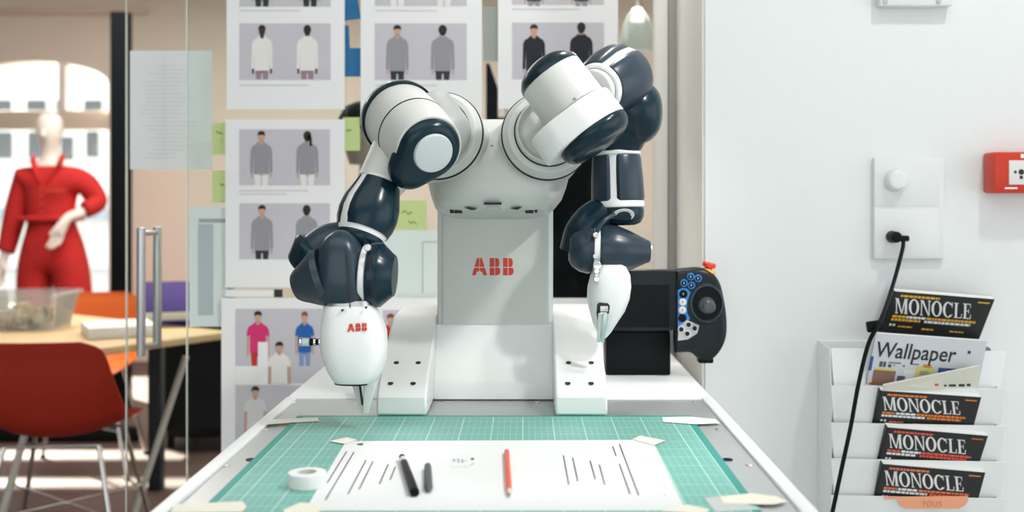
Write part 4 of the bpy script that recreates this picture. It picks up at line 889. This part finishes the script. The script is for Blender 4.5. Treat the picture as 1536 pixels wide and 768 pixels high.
def px2(pts, cx_, cy_): return [((x-cx_)*k, -(y-cy_)*k) for x, y in pts]
ol = spline([V((x, y, 0)) for x, y in ((1012, 404), (1030, 402), (1048, 401), (1064, 406), (1078, 422), (1085, 448), (1089, 478), (1088, 505), (1079, 526), (1064, 540), (1048, 538), (1034, 528), (1012, 529))], 5)
ol = [(p.x, p.y) for p in ol]+[(1011, y) for y in (510, 480, 450, 425)]
cxg, cyg = 1047, 468
m = MB(); m.pillow(px2(ol, cxg, cyg), P(cxg, cyg, YC), V((1, 0, 0)), V((0, 0, 1)), V((0, -1, 0)), [(-.030, .008), (-.026, .002), (-.015, 0), (.006, 0), (.013, .0025), (.017, .008), (.018, .020)]); gp = m.build('grip', CHAR, tp)
m = MB(); oc = P(1060, 455, YC-.0175); m.lathe(oc, (0, -1, 0), [(0, .036), (.0, .0415), (.004, .040), (.0045, .036), (.001, .034), (.001, .036)], 40, ref=V((1, 0, 0)), su=.86, sv=1.0); m.build('joystick_rim', RD2, gp)
m = MB(); m.lathe(oc, (0, -1, 0), [(0, 1e-5), (0, .035), (.0012, .034), (.0012, 1e-5)], 40, ref=V((1, 0, 0)), su=.86); m.build('joystick_well', BLACK, gp)
m = MB(); m.lathe(P(1060, 458, YC-.018), (0, -1, 0), [(0, .018), (.006, .016), (.012, .008), (.02, .007), (.024, .0125), (.032, .0135), (.037, .010), (.038, 1e-5)], 28); m.build('joystick', mat('joystick_grey', (.06, .065, .07), .4), gp)
BB = mat('key_blue', (.02, .22, .62), .4); WK = mat('key_white', (.66, .68, .67), .45)
m = MB()
for pts in ([(1017, 435), (1024, 432), (1031, 433), (1036, 439), (1031, 452), (1030, 463), (1031, 470), (1035, 478), (1028, 487), (1017, 491)],):
    m.prism([P(x, y, YC-.0184) for x, y in pts], (0, .002, 0))
m.build('key_field_blue', BB, gp, smooth=False)
m = MB(); m.prism([P(x, y, YC-.0188) for x, y in ((1018, 490), (1030, 480), (1049, 488), (1046, 500), (1032, 509), (1017, 511))], (0, .002, 0)); m.build('key_field_grey', mat('key_grey', (.48, .50, .50), .5), gp, smooth=False)
def key(x, y, r, outer, inner, dash):
    m_ = MB(); m_.lathe(P(x, y, YC-.0186), (0, -1, 0), rnd(.003, r*k, r*k*.95, .0008), 24); o_ = m_.build('key', outer, gp)
    m_ = MB(); m_.lathe(P(x, y, YC-.0215), (0, -1, 0), rnd(.0012, r*k*.68, r*k*.66, .0003), 20); m_.build('key_cap', inner, o_)
    if dash: m_ = MB(); m_.box(P(x, y, YC-.023), (.0016 if dash == 1 else .003, .0006, .0045 if dash == 1 else .003), .0002); m_.build('key_symbol', WK if inner is BLACK else CHAR, o_)
for x, y in ((1036, 415), (1047, 417.5), (1026, 424.5), (1037, 428)): key(x, y, 5.6, BB, BLACK, 1)
key(1025, 441, 6.2, BLACK, BLACK, 1); key(1023.5, 477, 6.2, BLACK, BLACK, 0)
for x, y in ((1024, 453), (1023.5, 465)): key(x, y, 5.8, WK, WK, 1)
for x, y in ((1033, 487), (1022, 494), (1042, 492.5), (1031, 500.5)): key(x, y, 5.3, WK, CHAR, 2)
m = MB(); m.lathe(P(1061, 409, YC+.004), V((.25, 0, 1)), rnd(.008, .017, .015, .002), 24); es_ = m.build('stop_base', mat('stop_yellow', (.80, .42, .06), .5), tp)
m = MB(); m.lathe(P(1062, 405, YC+.004), V((.25, 0, 1)), [(0, 1e-5), (0, .008), (.005, .008), (.006, .0135), (.013, .0145), (.016, .012), (.017, 1e-5)], 28); m.build('stop_button', mat('stop_red', (.75, .05, .02), .4), es_)
m = MB(); a, c = P(1046, 535, YC+.01), P(1068, 543, YC+.01); m.box2((a.x, YC-.01, c.z), (c.x, YC+.02, a.z), .003); m.build('hook', BLACK, tp)
# red cable behind the robot
cb = thing('red_cable', 'red cable with a black plug running behind the robot base to the controller', 'cable', P(832, 481, 2.33))
m = MB(); m.tube(spline([P(822, 500, 2.38), P(832, 480, 2.36), P(846, 473, 2.345), P(866, 467, 2.33)], 6), .0042, 10); m.build('cord', mat('cable_red', (.50, .012, .015), .45), cb)
m = MB(); a, c = P(862, 468.5, 2.332), P(905, 462, 2.30); m.lathe(a, c-a, rnd((c-a).length, .006, .0115, .002), 20); m.build('plug', BLACK, cb)
# ================================================================ RIGHT WALL
def wallbox(name, label, cat, x0, y0, x1, y1, dep, mt, bev=.003):
    t = thing(name, label, cat, P((x0+x1)/2, y1, WY)); a, c = P(x0, y0, WY), P(x1, y1, WY)
    m_ = MB(); m_.box2((a.x, WY-dep, c.z), (c.x, WY-.0002, a.z), bev); m_.build('plate', mt, t); return t
PL = mat('socket_white', (.78, .80, .79), .4)
so = wallbox('socket_plate', 'white socket plate on the right wall with a black plug and round knob', 'socket', 1308, 237, 1413, 388, .014, PL, .003)
m = MB(); m.lathe(P(1342, 271, WY-.0145), (0, -1, 0), rnd(.026, .024, .021, .006), 36); m.build('knob', PL, so)
for y0, y1 in ((240, 310), (314, 385)): m = MB(); a, c = P(1312, y0, WY-.0142), P(1409, y1, WY-.0142); m.box2((a.x, WY-.0148, c.z), (c.x, WY-.0138, a.z), .0004); m.build('insert', PL, so)
pl = wallbox('wall_box', 'white box cover cut by the top frame on the right wall', 'box', 1314, -40, 1422, 12, .03, PL, .003)
for x in (1328, 1408): m = MB(); m.lathe(P(x, 2.5, WY-.030), (0, -1, 0), rnd(.003, .006, .005, .001), 16); m.build('screw', STEEL, pl)
al = thing('fire_alarm', 'red fire alarm call box on the right wall at the frame edge', 'alarm', P(1535, 290, WY))
a, c = P(1488, 228, WY-.05), P(1588, 290, WY-.05); AR = mat('alarm_red', (.62, .035, .010), .38)
m = MB(); m.box2((a.x, WY-.062, c.z), (c.x, WY-.0002, a.z), .007); m.build('housing', AR, al)
m = MB(); a, c = P(1513, 240.5, WY-.062), P(1566, 277, WY-.062); m.box2((a.x, WY-.0645, c.z), (c.x, WY-.061, a.z), .0012); fp = m.build('face_plate', mat('alarm_face', (.78, .78, .75), .4), al)
m = MB(); a, c = P(1507, 281, WY-.062), P(1526, 283.5, WY-.062); m.box2((a.x, WY-.0628, c.z), (c.x, WY-.061, a.z)); a, c = P(1531, 231, WY-.062), P(1550, 237, WY-.062); m.box2((a.x, WY-.0628, c.z), (c.x, WY-.061, a.z)); tag(m.build('label_mark', PAPER, al), kind='stuff')
for x, r in ((1523, 2.2), (1532, 4.2), (1541, 4.2), (1552, 2.2)):
    m = MB(); m.lathe(P(x, 258, WY-.0645), (0, -1, 0), [(0, 1e-5), (0, r*WY/F), (.0004, r*WY/F), (.0004, 1e-5)], 16); m.build('face_dot', INKD, fp)
m = MB(); m.box(P(1532, 266, WY-.0647), (.007, .0005, .007)); m.build('face_symbol', INKD, fp)
# black power lead
lead = thing('power_lead', 'black power lead hanging from the wall socket past the magazine rack', 'cable', P(1345, 362, WY-.05))
m = MB(); a = P(1337, 355, WY-.0145); m.lathe(a, V((.05, -1, 0)), rnd(.034, .0135, .012, .004), 24); hd_ = m.build('plug', BLACK, lead)
m = MB(); m.box(a+V((.016, -.022, -.003)), (.03, .014, .013), .004); m.build('plug_neck', BLACK, hd_)
YL = 2.20
m = MB(); m.tube(spline([P(1353, 357, WY-.04), P(1355, 366, WY-.045), P(1351, 385, WY-.06), P(1340, 425, WY-.09), P(1322, 478, YL), P(1303, 515, YL), P(1288, 575, YL), P(1276, 640, YL), P(1262, 705, YL), P(1248, 772, YL), P(1236, 830, YL)], 10), .0043, 12); m.build('cord', BLACK, lead)
m = MB(); m.box(P(1313, 489, YL+.008), (.036, .012, .022), .003, 0, Matrix.Rotation(R(-8), 3, 'Y')); m.build('strain_block', BLACK, lead)
# magazine rack
RK = mat('rack_grey', (.80, .83, .825), .5); 
rk = thing('magazine_rack', 'pale grey stepped wall rack holding magazines', 'rack', P(1380, 800, WY))
tiers = [524, 580, 636, 690, 745, 800]
xa, xb = P(1246, 0, 2.30).x, P(1507, 0, 2.30).x
def tier(i):
    yt = tiers[i]; yb = (tiers[i+1] if i+1 < len(tiers) else yt+56)+8
    yf = 2.275 if i else 2.305
    a, c, d, e = P(1246, yt-2, yf), P(1509, yt+3, yf), P(1500, yb, 2.292), P(1252, yb, 2.292)
    m_ = MB(); m_.prism([a, c, d, e], (0, .0035, .0)); return m_
for i in range(len(tiers)):
    p_ = tier(i).build('pocket_front', RK, rk, bevel=.0008)
m = MB(); zt, zb_ = P(0, 516, 2.33).z, P(0, 880, 2.33).z
m.box2((xa, 2.385, zb_), (xb, WY-.0005, zt), .002); m.build('back_plate', RK, rk)
for x in (P(1246, 0, 2.30).x, P(1497, 0, 2.275).x):
    m = MB(); zig = []
    for i in range(len(tiers)):
        yt = tiers[i]; zig += [(2.278 if i else 2.308, P(0, yt-1, 2.275 if i else 2.305).z), (2.296, P(0, (tiers[i+1] if i+1 < len(tiers) else yt+56)+2, 2.296).z)]
    pts = [(x-.001, y, z) for y, z in zig]+[(x-.001, 2.399, zig[-1][1]), (x-.001, 2.399, zig[0][1]+.006)]
    m.prism(pts, (.002, 0, 0))
    m.build('side_wall', RK, rk, smooth=False)
# magazines
SW, SWW = serif_word(); MAGB = mat('magazine_black', (.012, .014, .015), .35)
PGS = mat('page_edges', (.84, .84, .81), .8)
WT = mat('letter_white', (.80, .81, .80), .6)
class Quad:
    """front face of a magazine: s runs right, t runs down from its top edge"""
    def __init__(s, TL, TR, BR, BL_, Yt, Yb, ext=.35):
        s.tl, s.tr = P(*TL, Yt), P(*TR, Yt); bl = P(*BL_, Yb); br = bl+(s.tr-s.tl)
        s.bl = s.tl+(bl-s.tl)*(1+ext); s.br = s.tr+(br-s.tr)*(1+ext); s.e = 1+ext
        s.n = (s.tr-s.tl).cross(s.bl-s.tl).normalized()
        if s.n.y > 0: s.n = -s.n
    def at(s, a, b_, off=0): 
        b_ /= s.e; return (s.tl*(1-a)+s.tr*a)*(1-b_)+(s.bl*(1-a)+s.br*a)*b_+s.n*off
def magazine(label, q, th, cover, group, name='magazine'):
    t = thing(name, label, 'magazine', q.at(.5, q.e), group)
    def slab(o0, o1, ins): 
        m_ = MB(); pts = [q.at(ins, ins*.3), q.at(1-ins*.3, ins*.3), q.at(1-ins*.3, q.e), q.at(ins, q.e)]; m_.prism([p-q.n*o0 for p in pts], -q.n*(o1-o0)); return m_
    slab(.0008, th-.0008, .012).build('pages', PGS, t, smooth=False)
    cv_ = slab(0, .0007, 0).build('front_cover', cover, t, smooth=False); slab(th-.0007, th, 0).build('back_cover', cover, t, smooth=False)
    m_ = MB(); m_.prism([q.at(0, 0)+q.n*0, q.at(.012, 0), q.at(.012, q.e), q.at(0, q.e)], -q.n*th); m_.build('spine', cover, t, smooth=False)
    return t, cv_
def pr_rect(b_, q, s0, t0, s1, t1, m_=0): b_.poly([q.at(s0, t0, .0004), q.at(s1, t0, .0004), q.at(s1, t1, .0004), q.at(s0, t1, .0004)], m_)
GM = 'black magazines in the wall rack'
def black_mag(label, q, col, seed, th=.022):
    rnd_ = random.Random(seed); t, cv_ = magazine(label, q, th, MAGB, GM)
    b_ = MB()
    for p in SW: b_.poly([q.at(.085+x/SWW*.76-.05*y, .595-y*.42, .0005) for x, y in p])
    b_.build('lettering', WT, cv_, smooth=False)
    cm = mat('cover_accent_%d' % seed, col, .6); b_ = MB()
    def row(t0, t1, s0, s1, mi):
        s = s0
        while s < s1:
            w_ = min(rnd_.uniform(.02, .05), s1-s); pr_rect(b_, q, s, t0, s+w_, t1, mi); s += w_+.007
    row(.075, .135, .08, .47, 0); pr_rect(b_, q, .85, .10, .965, .135, 0)
    row(.645, .71, .07, .2, 0); row(.645, .71, .21, .40, 1); row(.645, .71, .41, .90, 0)
    row(.735, .80, .07, .36 if seed % 2 else .5, 0 if seed == 1 else 1); row(.735, .80, .40 if seed % 2 else .52, .86, 0 if seed != 1 else 1)
    for x in (.07, .105): pr_rect(b_, q, x, .89, x+.022, .95, 1)
    row(.93, .97, .16, .3, 0); row(.95, 1.0, .4, .52, 0); row(.96, 1.0, .68, .82, 0)
    tag(b_.build('cover_text', [cm, WT], cv_, smooth=False), kind='stuff')
    return t
black_mag('black magazine with yellow text, topmost in the rack', Quad((1341, 437), (1492, 449), (1477, 503), (1322, 490), 2.325, 2.352), (.75, .42, .03), 1, .02)
black_mag('black magazine with orange text, third pocket from the top', Quad((1320, 586), (1472, 596), (1462, 634), (1309, 633), 2.262, 2.285), (.80, .22, .03), 2)
black_mag('black magazine with red text, right below the orange text one', Quad((1330, 641), (1482, 654), (1470, 690), (1316, 690), 2.262, 2.285), (.75, .10, .06), 3)
black_mag('black magazine with salmon text, lowest in the rack above the peach slip', Quad((1323, 696), (1478, 709), (1466, 747), (1311, 747), 2.262, 2.285), (.78, .20, .10), 4)
# light magazine
q = Quad((1312, 500), (1481, 512), (1471, 581), (1297, 581), 2.270, 2.296, .12)
t, cv_ = magazine('pale grey magazine with a dark title and colourful cover, second in the rack', q, .010, mat('cover_pale', (.64, .66, .70), .35), None)
b = MB()
for p in text_polys('Wallpaper', 1.0, .06, 1.0, .012): b.poly([q.at(.035+x/4.62*.78, .42-y*.40, .0005) for x, y in p])
b.build('lettering', INKD, cv_, smooth=False); b = MB()
b.poly([q.at(.86+.024*(1 if i % 2 == 0 else .4)*math.cos(PI*i/5), .22+.05*(1 if i % 2 == 0 else .4)*math.sin(PI*i/5), .0005) for i in range(10)], 0)
b.build('star_mark', INKD, cv_, smooth=False)
b = MB(); ms = [mat('c_slate', (.10, .10, .14), .6), mat('c_blue', (.03, .09, .30), .6), mat('c_orange', (.75, .22, .03), .6), mat('c_yellow', (.70, .62, .22), .6), mat('c_brown', (.26, .15, .11), .6), mat('c_white', (.76, .77, .78), .6), mat('c_navy', (.03, .05, .12), .6)]
for s0, t0, s1, t1, mi in ((.09, .5, .12, .6, 0), (.125, .5, .15, .6, 0), (.17, .5, .28, .52, 0), (.17, .54, .20, .6, 0), (.22, .54, .23, .57, 0), (.30, .54, .32, .57, 0), (.36, .50, .44, .52, 0), (.48, .50, .555, .56, 2), (.42, .54, .58, .9, 3), (.32, .62, .42, .95, 5), (.62, .54, .70, .72, 1), (.70, .54, .96, .58, 6), (.60, .68, .96, .74, 1),
                          (.05, .66, .25, .98, 4), (.06, .62, .24, .68, 3), (.27, .74, .34, .95, 0), (.03, .9, .10, 1.05, 2), (.0, .42, .03, .68, 1), (.46, .62, .54, .70, 5)): pr_rect(b, q, s0, t0, s1, t1, mi)
b.build('cover_picture', ms, cv_, smooth=False)
# cream brochure leaning in front
cq = [P(1325, 578, 2.258), P(1470, 549, 2.256), P(1472, 556, 2.256), P(1466, 592, 2.281), P(1330, 594, 2.281)]
m = MB(); m.prism([cq[0], cq[1], cq[3], cq[4]], (0, .004, .002)); br = thing('brochure', 'cream brochure slanting in front of the pale grey magazine', 'brochure', P(1400, 590, 2.285)); m.build('cover', mat('cream_paper', (.72, .72, .62), .7), br, smooth=False)
m = MB()
for x0, x1, y0, y1, mi in ((1402, 1408, 575.5, 579, 0), (1416, 1420, 577, 580, 1), (1423, 1434, 576.5, 580, 1), (1438, 1447, 576, 580, 1), (1450, 1456, 575.5, 579.5, 1)): m.poly([P(x, y, 2.253) for x, y in ((x0, y0), (x1, y0), (x1, y1), (x0, y1))], mi)
tag(m.build('cover_text', [RED, INKD], br, smooth=False), kind='stuff')
# peach slip in the lowest pocket
sl = thing('paper_slip', 'peach paper slip with pencil lettering below the lowest magazine', 'paper', P(1400, 764, 2.272))
m = MB(); m.prism([P(x, y, 2.2722) for x, y in ((1326, 745), (1452, 744), (1452, 752), (1447, 758), (1438, 763), (1360, 763), (1350, 758), (1346, 749), (1326, 749))], (0, .0005, 0)); m.build('slip', mat('peach', (.82, .36, .20), .7), sl, smooth=False)
b = MB()
for p in text_polys('YOU/S', 1.0, .25): b.poly([P(1382+x*10.5, 760-y*12, 2.2718) for x, y in p])
b.build('lettering', mat('peach_pencil', (.50, .20, .11), .8), sl, smooth=False)
